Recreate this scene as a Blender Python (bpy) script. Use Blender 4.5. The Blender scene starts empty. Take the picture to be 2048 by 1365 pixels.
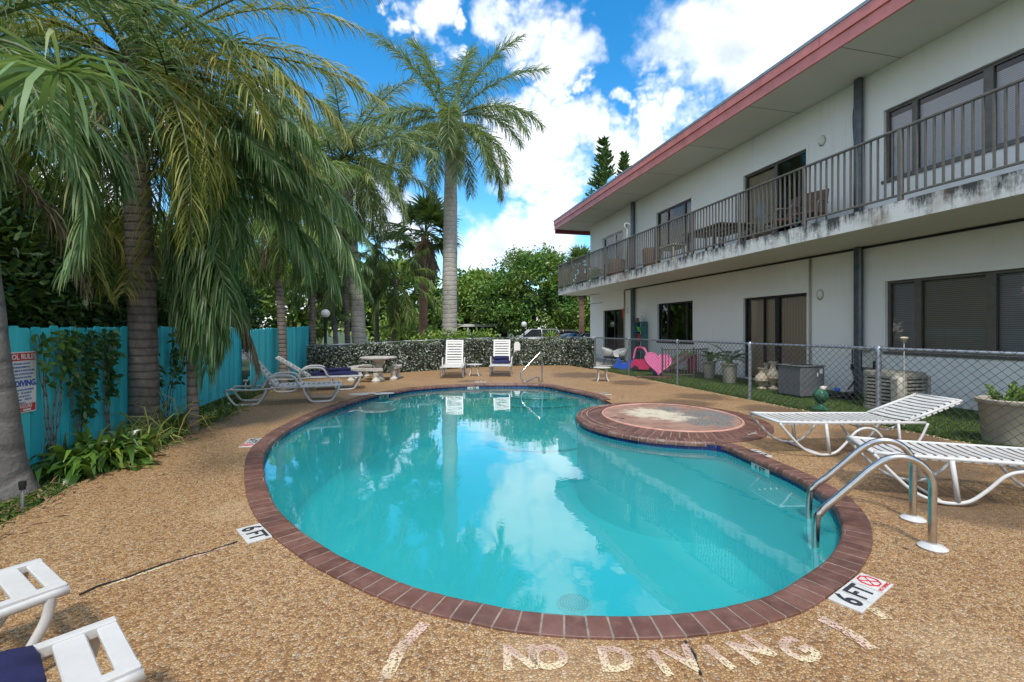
import bpy, math, random
import numpy as np
from mathutils import Vector, Matrix
from mathutils.geometry import tessellate_polygon
C = bpy.context.scene.collection
SC = bpy.context.scene
R = math.radians; PI = math.pi
# ---------------- camera, sky, sun, exposure ----------------
H = 1.4; F = 930.0; HY = 661.0; FH = F*H
cd = bpy.data.cameras.new('camera'); cam = bpy.data.objects.new('camera', cd); C.objects.link(cam)
cam.location = (0, 0, H); cam.rotation_euler = (R(90), 0, 0)
cd.lens = 36*F/2048; cd.sensor_width = 36; cd.shift_y = -(682.5-HY)/2048; cd.clip_start = .05; cd.clip_end = 3000
SC.camera = cam
SC.view_settings.view_transform = 'Standard'; SC.view_settings.look = 'None'
SC.view_settings.exposure = 1.27; SC.view_settings.gamma = 1
SC.cycles.max_bounces = 7; SC.cycles.diffuse_bounces = 4; SC.cycles.glossy_bounces = 3
SC.cycles.transparent_max_bounces = 12; SC.cycles.transmission_bounces = 4
SC.cycles.caustics_reflective = False; SC.cycles.caustics_refractive = False
SUN_EL = 56; SUN_AZ = 180           # azimuth measured clockwise from +Y (straight ahead): high behind the camera
W = bpy.data.worlds.new('World'); SC.world = W; W.use_nodes = True
def G(px, py, h=0.0):
    z = F*(H-h)/(py-HY); return ((px-1024)/F*z, z)
def pxdir(px, py):
    return Vector(((px-1024)/F, 1, (HY-py)/F)).normalized()
nt = W.node_tree; N = nt.nodes; L = nt.links; N.clear()
def wn(t, **k):
    n = N.new(t)
    for a, b in k.items(): setattr(n, a, b)
    return n
def wm(op, a, b=None, c=None, clamp=False):
    n = wn('ShaderNodeMath', operation=op, use_clamp=clamp)
    for i, v in enumerate((a, b, c)):
        if v is None: continue
        if isinstance(v, (int, float)): n.inputs[i].default_value = v
        else: L.new(v, n.inputs[i])
    return n.outputs[0]
out = wn('ShaderNodeOutputWorld'); bg = wn('ShaderNodeBackground'); L.new(bg.outputs[0], out.inputs[0])
sky = wn('ShaderNodeTexSky', sky_type='NISHITA', sun_disc=False, sun_elevation=R(SUN_EL), sun_rotation=R(SUN_AZ), air_density=1.0, dust_density=.25, ozone_density=2.2)
tc = wn('ShaderNodeTexCoord')
hs = wn('ShaderNodeHueSaturation'); hs.inputs['Saturation'].default_value = 1.4; hs.inputs['Value'].default_value = 1.3; hs.inputs['Hue'].default_value = .493
L.new(sky.outputs[0], hs.inputs['Color'])
mp = wn('ShaderNodeMapping'); mp.inputs['Scale'].default_value = (1, 1, 1.5); L.new(tc.outputs['Generated'], mp.inputs[0])
n1 = wn('ShaderNodeTexNoise'); n1.inputs['Scale'].default_value = 4.2; n1.inputs['Detail'].default_value = 8; n1.inputs['Roughness'].default_value = .58; L.new(mp.outputs[0], n1.inputs[0])
n2 = wn('ShaderNodeTexNoise'); n2.inputs['Scale'].default_value = 2.3; n2.inputs['Detail'].default_value = 4; L.new(mp.outputs[0], n2.inputs[0])
# the clouds that stand in this sky, as soft discs of sky direction broken up by noise
blobs = [(1080,50,95),(1130,110,85),(1180,60,60),(1095,190,50),(1150,205,40),(1060,120,50),(1440,60,170),(1560,30,170),(1330,45,70),(1360,130,75),(1470,150,90),(1620,110,120),
 (1010,265,75),(1110,295,85),(1180,330,60),(960,240,50),(1260,265,45),(1340,250,60),(1250,350,80),(1050,430,95),(980,490,110),(1110,480,80),(880,25,75),(940,90,40),(800,10,40),
 (560,300,60),(470,330,60),(760,430,90),(650,330,30),(200,360,150),(60,420,150)]
wz = wn('ShaderNodeTexNoise'); wz.inputs['Scale'].default_value = 5.5; wz.inputs['Detail'].default_value = 5; wz.inputs['Roughness'].default_value = .6; L.new(tc.outputs['Generated'], wz.inputs[0])
w1 = wn('ShaderNodeVectorMath', operation='SUBTRACT'); L.new(wz.outputs[1], w1.inputs[0]); w1.inputs[1].default_value = (.5, .5, .5)
w2 = wn('ShaderNodeVectorMath', operation='MULTIPLY_ADD'); L.new(w1.outputs[0], w2.inputs[0]); w2.inputs[1].default_value = (.42, .42, .42); L.new(tc.outputs['Generated'], w2.inputs[2])
acc = None
for bx_, by_, br_ in blobs:
    v = wn('ShaderNodeVectorMath', operation='DISTANCE'); L.new(w2.outputs[0], v.inputs[0]); d = pxdir(bx_, by_); v.inputs[1].default_value = d
    rr = br_/F*d.y
    m = wn('ShaderNodeMapRange', interpolation_type='SMOOTHSTEP'); L.new(v.outputs['Value'], m.inputs[0])
    m.inputs[1].default_value = rr*1.9; m.inputs[2].default_value = rr*.1; m.inputs[3].default_value = 0; m.inputs[4].default_value = 1
    acc = m.outputs[0] if acc is None else wm('MAXIMUM', acc, m.outputs[0])
sep = wn('ShaderNodeSeparateXYZ'); L.new(tc.outputs['Generated'], sep.inputs[0])
# rest of the sky (behind the camera and overhead): broken cloud from noise alone
back = wn('ShaderNodeMapRange', interpolation_type='SMOOTHSTEP'); L.new(sep.outputs[1], back.inputs[0]); back.inputs[1].default_value = .62; back.inputs[2].default_value = .3
gen = wn('ShaderNodeMapRange'); L.new(n2.outputs[0], gen.inputs[0]); gen.inputs[1].default_value = .38; gen.inputs[2].default_value = .55; gen.inputs[3].default_value = .1
acc = wm('MAXIMUM', acc, wm('MULTIPLY', back.outputs[0], gen.outputs[0]))
hz = wn('ShaderNodeMapRange', interpolation_type='SMOOTHSTEP'); L.new(sep.outputs[2], hz.inputs[0]); hz.inputs[1].default_value = .2; hz.inputs[2].default_value = .04; hz.inputs[4].default_value = .75
acc = wm('MAXIMUM', acc, hz.outputs[0])
val = wm('ADD', acc, wm('MULTIPLY', wm('SUBTRACT', n1.outputs[0], .5), 1.5))
mask = wn('ShaderNodeMapRange', interpolation_type='SMOOTHSTEP'); L.new(val, mask.inputs[0]); mask.inputs[1].default_value = .32; mask.inputs[2].default_value = .95; mask.inputs[4].default_value = .97
n3 = wn('ShaderNodeTexNoise'); n3.inputs['Scale'].default_value = 5; n3.inputs['Detail'].default_value = 6; L.new(mp.outputs[0], n3.inputs[0])
cr = wn('ShaderNodeValToRGB'); L.new(n3.outputs[0], cr.inputs[0])
cr.color_ramp.elements[0].position = .34; cr.color_ramp.elements[0].color = (3.7, 4.2, 5.3, 1)
cr.color_ramp.elements[1].position = .56; cr.color_ramp.elements[1].color = (7.0, 7.2, 7.7, 1)
mx = wn('ShaderNodeMix', data_type='RGBA'); L.new(mask.outputs[0], mx.inputs[0]); L.new(hs.outputs[0], mx.inputs[6]); L.new(cr.outputs[0], mx.inputs[7])
L.new(mx.outputs[2], bg.inputs[0]); bg.inputs[1].default_value = .085
sd = bpy.data.lights.new('sun', 'SUN'); sd.energy = 1.5; sd.angle = R(9); sd.color = (1, .95, .87)
so = bpy.data.objects.new('sun', sd); C.objects.link(so)
sv = Vector((math.sin(R(SUN_AZ))*math.cos(R(SUN_EL)), math.cos(R(SUN_AZ))*math.cos(R(SUN_EL)), math.sin(R(SUN_EL))))
so.rotation_euler = sv.to_track_quat('Z', 'Y').to_euler(); so.location = (0, 0, 30)

# ---------------- tagging and building helpers ----------------
def tag(o, label=None, cat=None, group=None, kind=None):
    if label: o['label'] = label
    if cat: o['category'] = cat
    if group: o['group'] = group
    if kind: o['kind'] = kind
    return o
def thing(name, label, cat, loc=(0, 0, 0), rz=0, group=None, rot=None, scale=None):
    o = bpy.data.objects.new(name, None); C.objects.link(o); o.empty_display_size = .1
    o.location = loc; o.rotation_euler = rot if rot else (0, 0, rz)
    if scale: o.scale = (scale,)*3 if isinstance(scale, (int, float)) else scale
    return tag(o, label, cat, group)
def kids(o): return [c for c in bpy.data.objects if c.parent == o]
def dup(root, loc, rz, label, group=None, scale=None):
    r = root.copy(); C.objects.link(r); r.location = loc; r.rotation_euler = (0, 0, rz)
    if scale: r.scale = (scale,)*3
    r['label'] = label
    if group: r['group'] = group
    for ch in kids(root):
        c = ch.copy(); C.objects.link(c); c.parent = r
        for g in kids(ch):
            d = g.copy(); C.objects.link(d); d.parent = c
    return r
class MB:
    def __init__(s): s.v = []; s.f = []; s.m = []; s.cm = 0
    def add(s, vs, fs):
        o = len(s.v); s.v += [tuple(v) for v in vs]; s.f += [tuple(i+o for i in f) for f in fs]; s.m += [s.cm]*len(fs); return s
    def box(s, c, d, rz=0, M=None):
        x, y, z = d[0]/2, d[1]/2, d[2]/2
        vs = [(i*x, j*y, k*z) for k in (-1, 1) for j in (-1, 1) for i in (-1, 1)]
        if rz: cs, sn = math.cos(rz), math.sin(rz); vs = [(a*cs-b*sn, a*sn+b*cs, c_) for a, b, c_ in vs]
        if M: vs = [tuple(M @ Vector(v)) for v in vs]
        return s.add([(a+c[0], b+c[1], e+c[2]) for a, b, e in vs], [(0,2,3,1),(4,5,7,6),(0,1,5,4),(2,6,7,3),(0,4,6,2),(1,3,7,5)])
    def bx(s, x0, x1, y0, y1, z0, z1): return s.box(((x0+x1)/2, (y0+y1)/2, (z0+z1)/2), (abs(x1-x0), abs(y1-y0), abs(z1-z0)))
    def rbox(s, c, d, b=.01, rz=0):           # box with chamfered edges
        x, y, z = d[0]/2, d[1]/2, d[2]/2; b = min(b, x*.49, y*.49, z*.49); vs = []
        idx = {}
        for i in (-1, 1):
            for j in (-1, 1):
                for k in (-1, 1):
                    for a in range(3):
                        p = [i*(x-b), j*(y-b), k*(z-b)]; p[a] = (i*x, j*y, k*z)[a]; idx[(i, j, k, a)] = len(vs); vs.append(p)
        fs = []
        for i in (-1, 1):
            q = [idx[(i, j, k, 0)] for j, k in ((-1,-1),(1,-1),(1,1),(-1,1))]; fs.append(q if i > 0 else q[::-1])
            q = [idx[(j, i, k, 1)] for j, k in ((-1,-1),(-1,1),(1,1),(1,-1))]; fs.append(q if i > 0 else q[::-1])
            q = [idx[(j, k, i, 2)] for j, k in ((-1,-1),(1,-1),(1,1),(-1,1))]; fs.append(q if i > 0 else q[::-1])
        for i in (-1, 1):
            for j in (-1, 1):
                q = [idx[(i,j,-1,0)], idx[(i,j,-1,1)], idx[(i,j,1,1)], idx[(i,j,1,0)]]; fs.append(q if i*j > 0 else q[::-1])
                q = [idx[(i,-1,j,2)], idx[(i,-1,j,0)], idx[(i,1,j,0)], idx[(i,1,j,2)]]; fs.append(q if i*j > 0 else q[::-1])
                q = [idx[(-1,i,j,1)], idx[(-1,i,j,2)], idx[(1,i,j,2)], idx[(1,i,j,1)]]; fs.append(q if i*j > 0 else q[::-1])
                for k in (-1, 1):
                    q = [idx[(i,j,k,0)], idx[(i,j,k,1)], idx[(i,j,k,2)]]; fs.append(q if i*j*k > 0 else q[::-1])
        if rz: cs, sn = math.cos(rz), math.sin(rz); vs = [(a*cs-bb*sn, a*sn+bb*cs, c_) for a, bb, c_ in vs]
        return s.add([(a+c[0], bb+c[1], e+c[2]) for a, bb, e in vs], fs)
    def tube(s, pts, r, n=8, closed=False, cap=True, flat=None):
        pts = [Vector(p) for p in pts]; m = len(pts); rs = r if isinstance(r, (list, tuple)) else [r]*m
        ref = None; vs = []
        for i, p in enumerate(pts):
            a = pts[(i-1) % m] if (i > 0 or closed) else p; b = pts[(i+1) % m] if (i < m-1 or closed) else p
            t = (b-a).normalized()
            if ref is None: ref = Vector((0, 0, 1)) if abs(t.z) < .9 else Vector((1, 0, 0))
            u = (ref - t*ref.dot(t))
            if u.length < 1e-5: u = t.orthogonal()
            u.normalize(); w = t.cross(u); ref = u
            for k in range(n):
                an = 2*PI*(k+.5)/n; q = p+(u*math.cos(an)*(flat or 1)+w*math.sin(an))*rs[i]; vs.append(q)
        fs = []
        for i in range(m if closed else m-1):
            for k in range(n):
                a = i*n+k; b = i*n+(k+1) % n; c = ((i+1) % m)*n+(k+1) % n; d = ((i+1) % m)*n+k; fs.append((a, b, c, d))
        if cap and not closed: fs.append(tuple(range(n))[::-1]); fs.append(tuple((m-1)*n+k for k in range(n)))
        return s.add(vs, fs)
    def lathe(s, prof, c=(0, 0, 0), n=24, sx=1, sy=1):
        vs = []; fs = []
        for r, z in prof:
            for k in range(n): a = 2*PI*k/n; vs.append((c[0]+r*math.cos(a)*sx, c[1]+r*math.sin(a)*sy, c[2]+z))
        for i in range(len(prof)-1):
            for k in range(n): fs.append((i*n+k, i*n+(k+1) % n, (i+1)*n+(k+1) % n, (i+1)*n+k))
        fs.append(tuple(range(n))[::-1]); fs.append(tuple((len(prof)-1)*n+k for k in range(n)))
        return s.add(vs, fs)
    def prism(s, poly, z0, z1, M=None):
        n = len(poly); vs = [(p[0], p[1], z0) for p in poly]+[(p[0], p[1], z1) for p in poly]
        if M: vs = [tuple(M @ Vector(v)) for v in vs]
        tri = tessellate_polygon([[Vector((p[0], p[1], 0)) for p in poly]])
        fs = []
        for t in tri:
            a, b, c = [poly[i] for i in t]
            cc = (b[0]-a[0])*(c[1]-a[1])-(b[1]-a[1])*(c[0]-a[0]); t = t if cc > 0 else t[::-1]
            fs.append(tuple(i+n for i in t)); fs.append(tuple(t[::-1]))
        ar = sum(poly[i][0]*poly[(i+1) % n][1]-poly[(i+1) % n][0]*poly[i][1] for i in range(n))
        for i in range(n):
            j = (i+1) % n; q = (i, j, j+n, i+n); fs.append(q if ar > 0 else q[::-1])
        return s.add(vs, fs)
    def sphere(s, c, r, nu=16, nv=10, sc=(1, 1, 1)):
        vs = [(c[0], c[1], c[2]-r*sc[2])]; fs = []
        for j in range(1, nv):
            ph = -PI/2+PI*j/nv
            for i in range(nu): a = 2*PI*i/nu; vs.append((c[0]+r*sc[0]*math.cos(ph)*math.cos(a), c[1]+r*sc[1]*math.cos(ph)*math.sin(a), c[2]+r*sc[2]*math.sin(ph)))
        vs.append((c[0], c[1], c[2]+r*sc[2])); e = len(vs)-1
        for i in range(nu): fs.append((0, 1+(i+1) % nu, 1+i)); fs.append((e, 1+(nv-2)*nu+i, 1+(nv-2)*nu+(i+1) % nu))
        for j in range(nv-2):
            for i in range(nu): a = 1+j*nu+i; b = 1+j*nu+(i+1) % nu; fs.append((a, b, b+nu, a+nu))
        return s.add(vs, fs)
    def build(s, name, mat, parent=None, smooth=False, loc=None):
        me = bpy.data.meshes.new(name); me.from_pydata(s.v, [], s.f)
        ms = mat if isinstance(mat, (list, tuple)) else [mat]
        for m in ms: me.materials.append(m)
        if len(ms) > 1: me.polygons.foreach_set('material_index', s.m)
        if smooth:
            me.polygons.foreach_set('use_smooth', [True]*len(me.polygons))
            if smooth is not True: me.set_sharp_from_angle(angle=R(smooth))
        me.update()
        o = bpy.data.objects.new(name, me); C.objects.link(o)
        if parent: o.parent = parent
        if loc: o.location = loc
        return o
def npmesh(name, V, Fq, mats, parent=None, mi=None, smooth=False):
    """V (n,3) array; Fq (m,4) or (m,3) int array"""
    me = bpy.data.meshes.new(name); V = np.asarray(V, dtype=np.float32); Fq = np.asarray(Fq, dtype=np.int32); k = Fq.shape[1]
    me.vertices.add(len(V)); me.vertices.foreach_set('co', V.ravel())
    me.loops.add(Fq.size); me.loops.foreach_set('vertex_index', Fq.ravel())
    me.polygons.add(len(Fq)); me.polygons.foreach_set('loop_start', np.arange(0, Fq.size, k, dtype=np.int32)); me.polygons.foreach_set('loop_total', np.full(len(Fq), k, dtype=np.int32))
    for m in (mats if isinstance(mats, (list, tuple)) else [mats]): me.materials.append(m)
    if mi is not None: me.polygons.foreach_set('material_index', np.asarray(mi, dtype=np.int32))
    if smooth: me.polygons.foreach_set('use_smooth', [True]*len(me.polygons))
    me.update(calc_edges=True); me.validate()
    o = bpy.data.objects.new(name, me); C.objects.link(o)
    if parent: o.parent = parent
    return o
def text(name, s, size, mat, parent, loc, rot=(0, 0, 0), align='CENTER', ext=.0008, xs=1, bold=0, yalign='CENTER'):
    cu = bpy.data.curves.new(name, 'FONT'); cu.body = s; cu.size = size; cu.align_x = align; cu.align_y = yalign; cu.extrude = ext; cu.offset = bold; cu.resolution_u = 3
    t = bpy.data.objects.new('tmp', cu); C.objects.link(t)
    dg = bpy.context.evaluated_depsgraph_get(); me = bpy.data.meshes.new_from_object(t.evaluated_get(dg))
    bpy.data.objects.remove(t); me.name = name; me.materials.clear(); me.materials.append(mat)
    o = bpy.data.objects.new(name, me); C.objects.link(o); o.parent = parent; o.location = loc; o.rotation_euler = rot; o.scale = (xs, 1, 1)
    return o
def arc(c, r, a0, a1, n, plane='xz', r2=None):
    o = []
    for i in range(n+1):
        a = R(a0+(a1-a0)*i/n); u = r*math.cos(a); v = (r2 or r)*math.sin(a)
        o.append((c[0]+u, c[1], c[2]+v) if plane == 'xz' else (c[0]+u, c[1]+v, c[2]) if plane == 'xy' else (c[0], c[1]+u, c[2]+v))
    return o
def smooth_pts(P, n=6, closed=False):
    P = [Vector(p) for p in P]; m = len(P); o = []
    for i in range(m if closed else m-1):
        p0 = P[(i-1) % m] if (closed or i > 0) else P[0]; p1 = P[i]; p2 = P[(i+1) % m]; p3 = P[(i+2) % m] if (closed or i < m-2) else P[m-1]
        for k in range(n):
            t = k/n; o.append(.5*((2*p1)+(-p0+p2)*t+(2*p0-5*p1+4*p2-p3)*t*t+(-p0+3*p1-3*p2+p3)*t**3))
    if not closed: o.append(P[-1])
    return o
def resample(P, n, closed=True):
    P = [Vector(p) for p in P]+([Vector(P[0])] if closed else [])
    d = [0]
    for i in range(1, len(P)): d.append(d[-1]+(P[i]-P[i-1]).length)
    o = []; j = 0
    for k in range(n):
        t = d[-1]*k/(n if closed else n-1)
        while j < len(P)-2 and d[j+1] < t: j += 1
        o.append(P[j].lerp(P[j+1], (t-d[j])/max(1e-9, d[j+1]-d[j])))
    return o
# ---------------- materials ----------------
class Mat:
    def __init__(s, name, col=(.5, .5, .5), rough=.6, metal=0, spec=.5):
        s.m = bpy.data.materials.new(name); s.m.use_nodes = True; s.t = s.m.node_tree; s.N = s.t.nodes; s.L = s.t.links
        s.b = s.N['Principled BSDF']; s.b.inputs['Roughness'].default_value = rough; s.b.inputs['Metallic'].default_value = metal
        s.b.inputs['Specular IOR Level'].default_value = spec; s.b.inputs['Base Color'].default_value = (*col, 1); s.out = s.N['Material Output']; s.co = None
    def n(s, t, ins={}, **k):
        n = s.N.new(t)
        for a, b in k.items(): setattr(n, a, b)
        for a, b in ins.items():
            if isinstance(b, bpy.types.NodeSocket): s.L.new(b, n.inputs[a])
            else: n.inputs[a].default_value = b
        return n
    def coord(s, scale=(1, 1, 1), kind='Object', rot=(0, 0, 0)):
        tc = s.n('ShaderNodeTexCoord'); mp = s.n('ShaderNodeMapping', {0: tc.outputs[kind], 'Scale': scale, 'Rotation': rot}); return mp.outputs[0]
    def noise(s, scale, detail=4, rough=.5, vec=None, out=0):
        n = s.n('ShaderNodeTexNoise', {'Scale': scale, 'Detail': detail, 'Roughness': rough})
        s.L.new(vec if vec is not None else s.coord(), n.inputs[0]); return n.outputs[out]
    def ramp(s, fac, stops, interp='LINEAR'):
        r = s.n('ShaderNodeValToRGB', {0: fac}); e = r.color_ramp; e.interpolation = interp
        while len(e.elements) < len(stops): e.elements.new(.5)
        for i, (p, c) in enumerate(stops): e.elements[i].position = p; e.elements[i].color = (*(c if isinstance(c, tuple) else (c, c, c)), 1)
        return r.outputs[0]
    def mix(s, f, a, b, mode='MIX'):
        n = s.n('ShaderNodeMix', data_type='RGBA', blend_type=mode)
        for i, v in ((0, f), (6, a), (7, b)):
            if isinstance(v, bpy.types.NodeSocket): s.L.new(v, n.inputs[i])
            else: n.inputs[i].default_value = v if i == 0 else (*v, 1)
        return n.outputs[2]
    def math(s, op, a, b=0.0):
        return s.n('ShaderNodeMath', {0: a, 1: b}, operation=op).outputs[0]
    def col(s, x): s.L.new(x, s.b.inputs['Base Color']); return s
    def rgh(s, x): s.L.new(x, s.b.inputs['Roughness']); return s
    def bump(s, h, st=.3, d=.01):
        n = s.n('ShaderNodeBump', {'Strength': st, 'Distance': d, 'Height': h}); s.L.new(n.outputs[0], s.b.inputs['Normal']); return s
MT = {}
def worn(name, c, rough=.6, sc=6, var=.25, metal=0, bump=.1, bs=60, dirt=None, spec=.5, dark=None):
    m = Mat(name, c, rough, metal, spec); f = m.ramp(m.noise(sc, 5, .6), [(.3, 0.), (.7, 1.)])
    a = tuple(x*(1-var) for x in c); b = tuple(min(1, x*(1+var*.5)) for x in c); x = m.mix(f, a, b)
    if dirt:
        g = m.ramp(m.noise(sc*2.7, 6, .7), [(.52, 0.), (.72, 1.)]); x = m.mix(m.math('MULTIPLY', g, dark or .6), x, dirt)
    m.col(x)
    if bump: m.bump(m.noise(bs, 3), bump, .005)
    MT[name] = m.m; return m
worn('white_plastic', (.56, .55, .52), .38, 5, .09, bump=.03, dirt=(.45, .42, .34), dark=.35)
worn('strap_white', (.58, .57, .54), .42, 8, .08, bump=.03, dirt=(.5, .47, .4), dark=.3)
worn('steel', (.58, .55, .5), .2, 12, .18, 1, bump=.02)
worn('galv', (.42, .45, .48), .42, 25, .25, .75, bump=.04)
worn('galv_wire', (.09, .095, .1), .55, 25, .2, .2, bump=0)
worn('bronze', (.13, .115, .095), .42, 10, .25, .3, bump=.02)
worn('rail_paint', (.15, .135, .11), .5, 14, .25, .1, bump=.03)
worn('black_metal', (.02, .02, .022), .45, 8, .3, .2)
worn('black', (.012, .012, .014), .6, 8, .3)
worn('tile_white', (.6, .6, .57), .25, 14, .1, bump=.02, dirt=(.35, .32, .27), dark=.5)
worn('print_black', (.03, .03, .035), .5, 30, .2, bump=0)
worn('print_red', (.6, .03, .04), .5, 30, .2, bump=0)
worn('print_blue', (.03, .1, .45), .5, 30, .2, bump=0)
worn('sign_white', (.8, .79, .76), .4, 6, .08, bump=0, dirt=(.5, .48, .42), dark=.3)
worn('concrete', (.5, .47, .41), .85, 7, .3, bump=.4, bs=45, dirt=(.14, .13, .11), dark=.7)
worn('concrete_pale', (.62, .58, .5), .85, 9, .2, bump=.35, bs=60, dirt=(.2, .18, .15), dark=.5)
worn('planter', (.42, .38, .29), .6, 4, .1, bump=.06)
worn('urn', (.5, .42, .29), .6, 14, .3, bump=.2, dirt=(.16, .1, .05))
worn('pink', (.72, .17, .36), .45, 5, .12, bump=.02)
worn('pink_deep', (.6, .03, .12), .4, 5, .15, bump=.02)
worn('blue_toy', (.02, .11, .62), .4, 5, .15, bump=.02)
worn('green_toy', (.16, .55, .05), .4, 5, .15)
worn('green_glaze', (.02, .13, .07), .12, 18, .6, bump=.1, dirt=(.35, .35, .28), dark=.5)
worn('teal_paint', (.06, .17, .17), .6, 8, .3)
worn('red_paint', (.6, .02, .02), .45, 6, .2)
worn('navy', (.012, .013, .075), .85, 9, .35, bump=.4, bs=120)
worn('ac_grey', (.14, .145, .15), .5, 8, .15, bump=.02)
worn('ac_tan', (.38, .35, .28), .5, 8, .15, bump=.02, dirt=(.2, .17, .12), dark=.4)
worn('grey_box', (.55, .53, .47), .6, 8, .15)
worn('wood_brown', (.22, .12, .06), .6, 12, .35)
worn('wicker', (.12, .065, .035), .7, 25, .4, bump=.5, bs=90)
worn('cloth_white', (.7, .7, .7), .9, 6, .1)
worn('soil', (.05, .035, .022), .95, 12, .4, bump=.8, bs=30)
worn('fascia', (.64, .21, .18), .5, 2.2, .2, bump=.03, bs=20, dirt=(.3, .1, .09), dark=.4)
worn('fascia_dark', (.2, .03, .035), .5, 2.2, .2, bump=.03, bs=20)
worn('roof_edge', (.3, .33, .34), .5, 4, .2, .5)
worn('soffit', (.7, .685, .59), .85, 1.2, .05, bump=.15, bs=90)
worn('shell_white', (.62, .61, .58), .5, 5, .1)
worn('roof_shingle', (.3, .28, .27), .9, 5, .25, bump=.5, bs=14)
worn('house_yellow', (.62, .42, .14), .85, 3, .1)
worn('house_white', (.66, .64, .58), .85, 3, .1)
worn('tyre', (.015, .015, .015), .8, 8, .2)
worn('bougain', (.4, .16, .07), .6, 9, .5)
# --- exposed-aggregate deck: pebbles of many browns, worn and mildewed in places, lounger shade painted in
def blobmask(m, pts, vec, nz, amp=1.2):
    a = None
    for x, y, r in pts:
        d = m.n('ShaderNodeVectorMath', {0: vec, 1: (x, y, 0)}, operation='DISTANCE').outputs['Value']
        k = m.n('ShaderNodeMapRange', {0: d, 1: r, 2: r*.25, 3: 0., 4: 1.}, interpolation_type='SMOOTHSTEP').outputs[0]
        a = k if a is None else m.math('MAXIMUM', a, k)
    s = m.math('ADD', a, m.math('MULTIPLY', m.math('SUBTRACT', nz, .5), amp))
    return m.n('ShaderNodeMapRange', {0: s, 1: .35, 2: .85, 3: 0., 4: 1.}).outputs[0]
m = Mat('deck', rough=.75); v = m.coord()
dv = m.n('ShaderNodeVectorMath', {0: v, 1: m.n('ShaderNodeVectorMath', {0: m.noise(30, 2, vec=v, out=1), 1: (.012, .012, .012)}, operation='MULTIPLY').outputs[0]}, operation='ADD').outputs[0]
vo = m.n('ShaderNodeTexVoronoi', {0: dv, 'Scale': 72., 'Randomness': 1.}, feature='F1'); ve = m.n('ShaderNodeTexVoronoi', {0: dv, 'Scale': 72.}, feature='DISTANCE_TO_EDGE')
sp = m.n('ShaderNodeSeparateColor', {0: vo.outputs['Color']})
peb = m.ramp(sp.outputs[0], [(0, (.07, .03, .015)), (.14, (.22, .1, .035)), (.32, (.42, .22, .085)), (.55, (.52, .32, .14)), (.76, (.58, .39, .19)), (.92, (.64, .5, .33)), (1, (.3, .27, .22))], 'LINEAR')
edge = m.ramp(ve.outputs[0], [(0, 0.), (.16, 1.)]); c = m.mix(edge, (.085, .048, .023), peb)
big = m.noise(.9, 5, .6, v); c = m.mix(m.ramp(big, [(.35, 0.), (.65, 1.)]), m.mix(.32, c, (.25, .13, .055)), m.mix(.18, c, (.42, .28, .15)))
nz = m.noise(2.6, 6, .7, v)
DK = [(5.6, 4.4, 1.5), (4.2, 5.0, 1.25), (4.8, 5.9, 1.2), (3.3, 8.9, .9), (4.6, 8.2, .9), (4.0, 9.8, .9), (5.6, 6.5, 1.1), (3.2, 12.4, 1.0), (3.6, 3.8, .9), (5.0, 3.0, 1.3), (-5.0, 7.3, 1.0), (-6.0, 11.7, .7), (-1.2, 12.8, .5), (2.2, 14.5, 1.6), (3.7, 1.9, .7), (-3.9, 2.1, 1.2)]  # dark blobs: algae stain, plus shade under the right loungers put into the colour
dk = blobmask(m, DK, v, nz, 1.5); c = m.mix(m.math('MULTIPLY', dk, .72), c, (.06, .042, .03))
lt = blobmask(m, [(2.0, 1.9, .55), (.2, 2.02, .5), (-3.4, 9.9, .6), (1.9, 3.0, .4), (-2.1, 3.6, .4)], v, nz, 1.3); c = m.mix(m.math('MULTIPLY', lt, .16), c, (.62, .48, .3))
c = m.mix(.1, c, (.5, .27, .08)); m.col(c); m.bump(m.ramp(ve.outputs[0], [(0, 0.), (.5, 1.)]), .75, .006); m.rgh(m.ramp(sp.outputs[1], [(0, .38), (1, .85)])); MT['deck'] = m.m
# --- red brick coping
m = Mat('brick', rough=.5); g = m.n('ShaderNodeNewGeometry'); v = m.coord()
c = m.ramp(g.outputs['Random Per Island'], [(0, (.1, .042, .029)), (.5, (.14, .06, .042)), (1, (.18, .083, .06))])
c = m.mix(m.ramp(m.noise(9, 6, .7, v), [(.45, 0.), (.75, .55)]), c, (.27, .15, .115)); c = m.mix(m.ramp(m.noise(3, 5, .7, v), [(.5, 0.), (.72, .6)]), c, (.065, .035, .027))
m.col(c); m.bump(m.noise(160, 3, .6, v), .25, .003); m.rgh(m.ramp(m.noise(22, 3, .5, v), [(.3, .35), (.7, .7)])); MT['brick'] = m.m
worn('grout', (.29, .23, .185), .9, 14, .35, bump=.5, bs=150, dirt=(.1, .07, .055))
# --- peeling pink spa lid
m = Mat('spa_floor', rough=.85); v = m.coord(); base = m.mix(m.ramp(m.noise(3, 5, .6, v), [(.35, 0.), (.65, 1.)]), (.24, .125, .085), (.36, .22, .16))
a = m.noise(4, 10, .74, m.coord((1, 1.6, 1))); w1 = blobmask(m, [(2.35, 7.8, .75), (2.6, 7.5, .6)], v, a, 3.6); c = m.mix(w1, base, (.55, .49, .36))
b = m.noise(4.6, 10, .76, m.coord((1, 1.5, 1))); w2 = blobmask(m, [(3.25, 7.65, .75), (3.0, 7.05, .6), (2.8, 8.2, .4)], v, b, 4.6)
grit = m.ramp(m.noise(60, 4, .8, v), [(.4, (.045, .045, .045)), (.62, (.3, .28, .25))]); c = m.mix(w2, c, grit)
c = m.mix(m.ramp(m.noise(14, 8, .8, v), [(.6, 0.), (.68, .5)]), c, (.22, .2, .17)); m.col(c); m.bump(b, .4, .01); MT['spa_floor'] = m.m
worn('spa_rim', (.55, .29, .22), .8, 8, .25, bump=.3, dirt=(.3, .2, .16))
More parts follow.
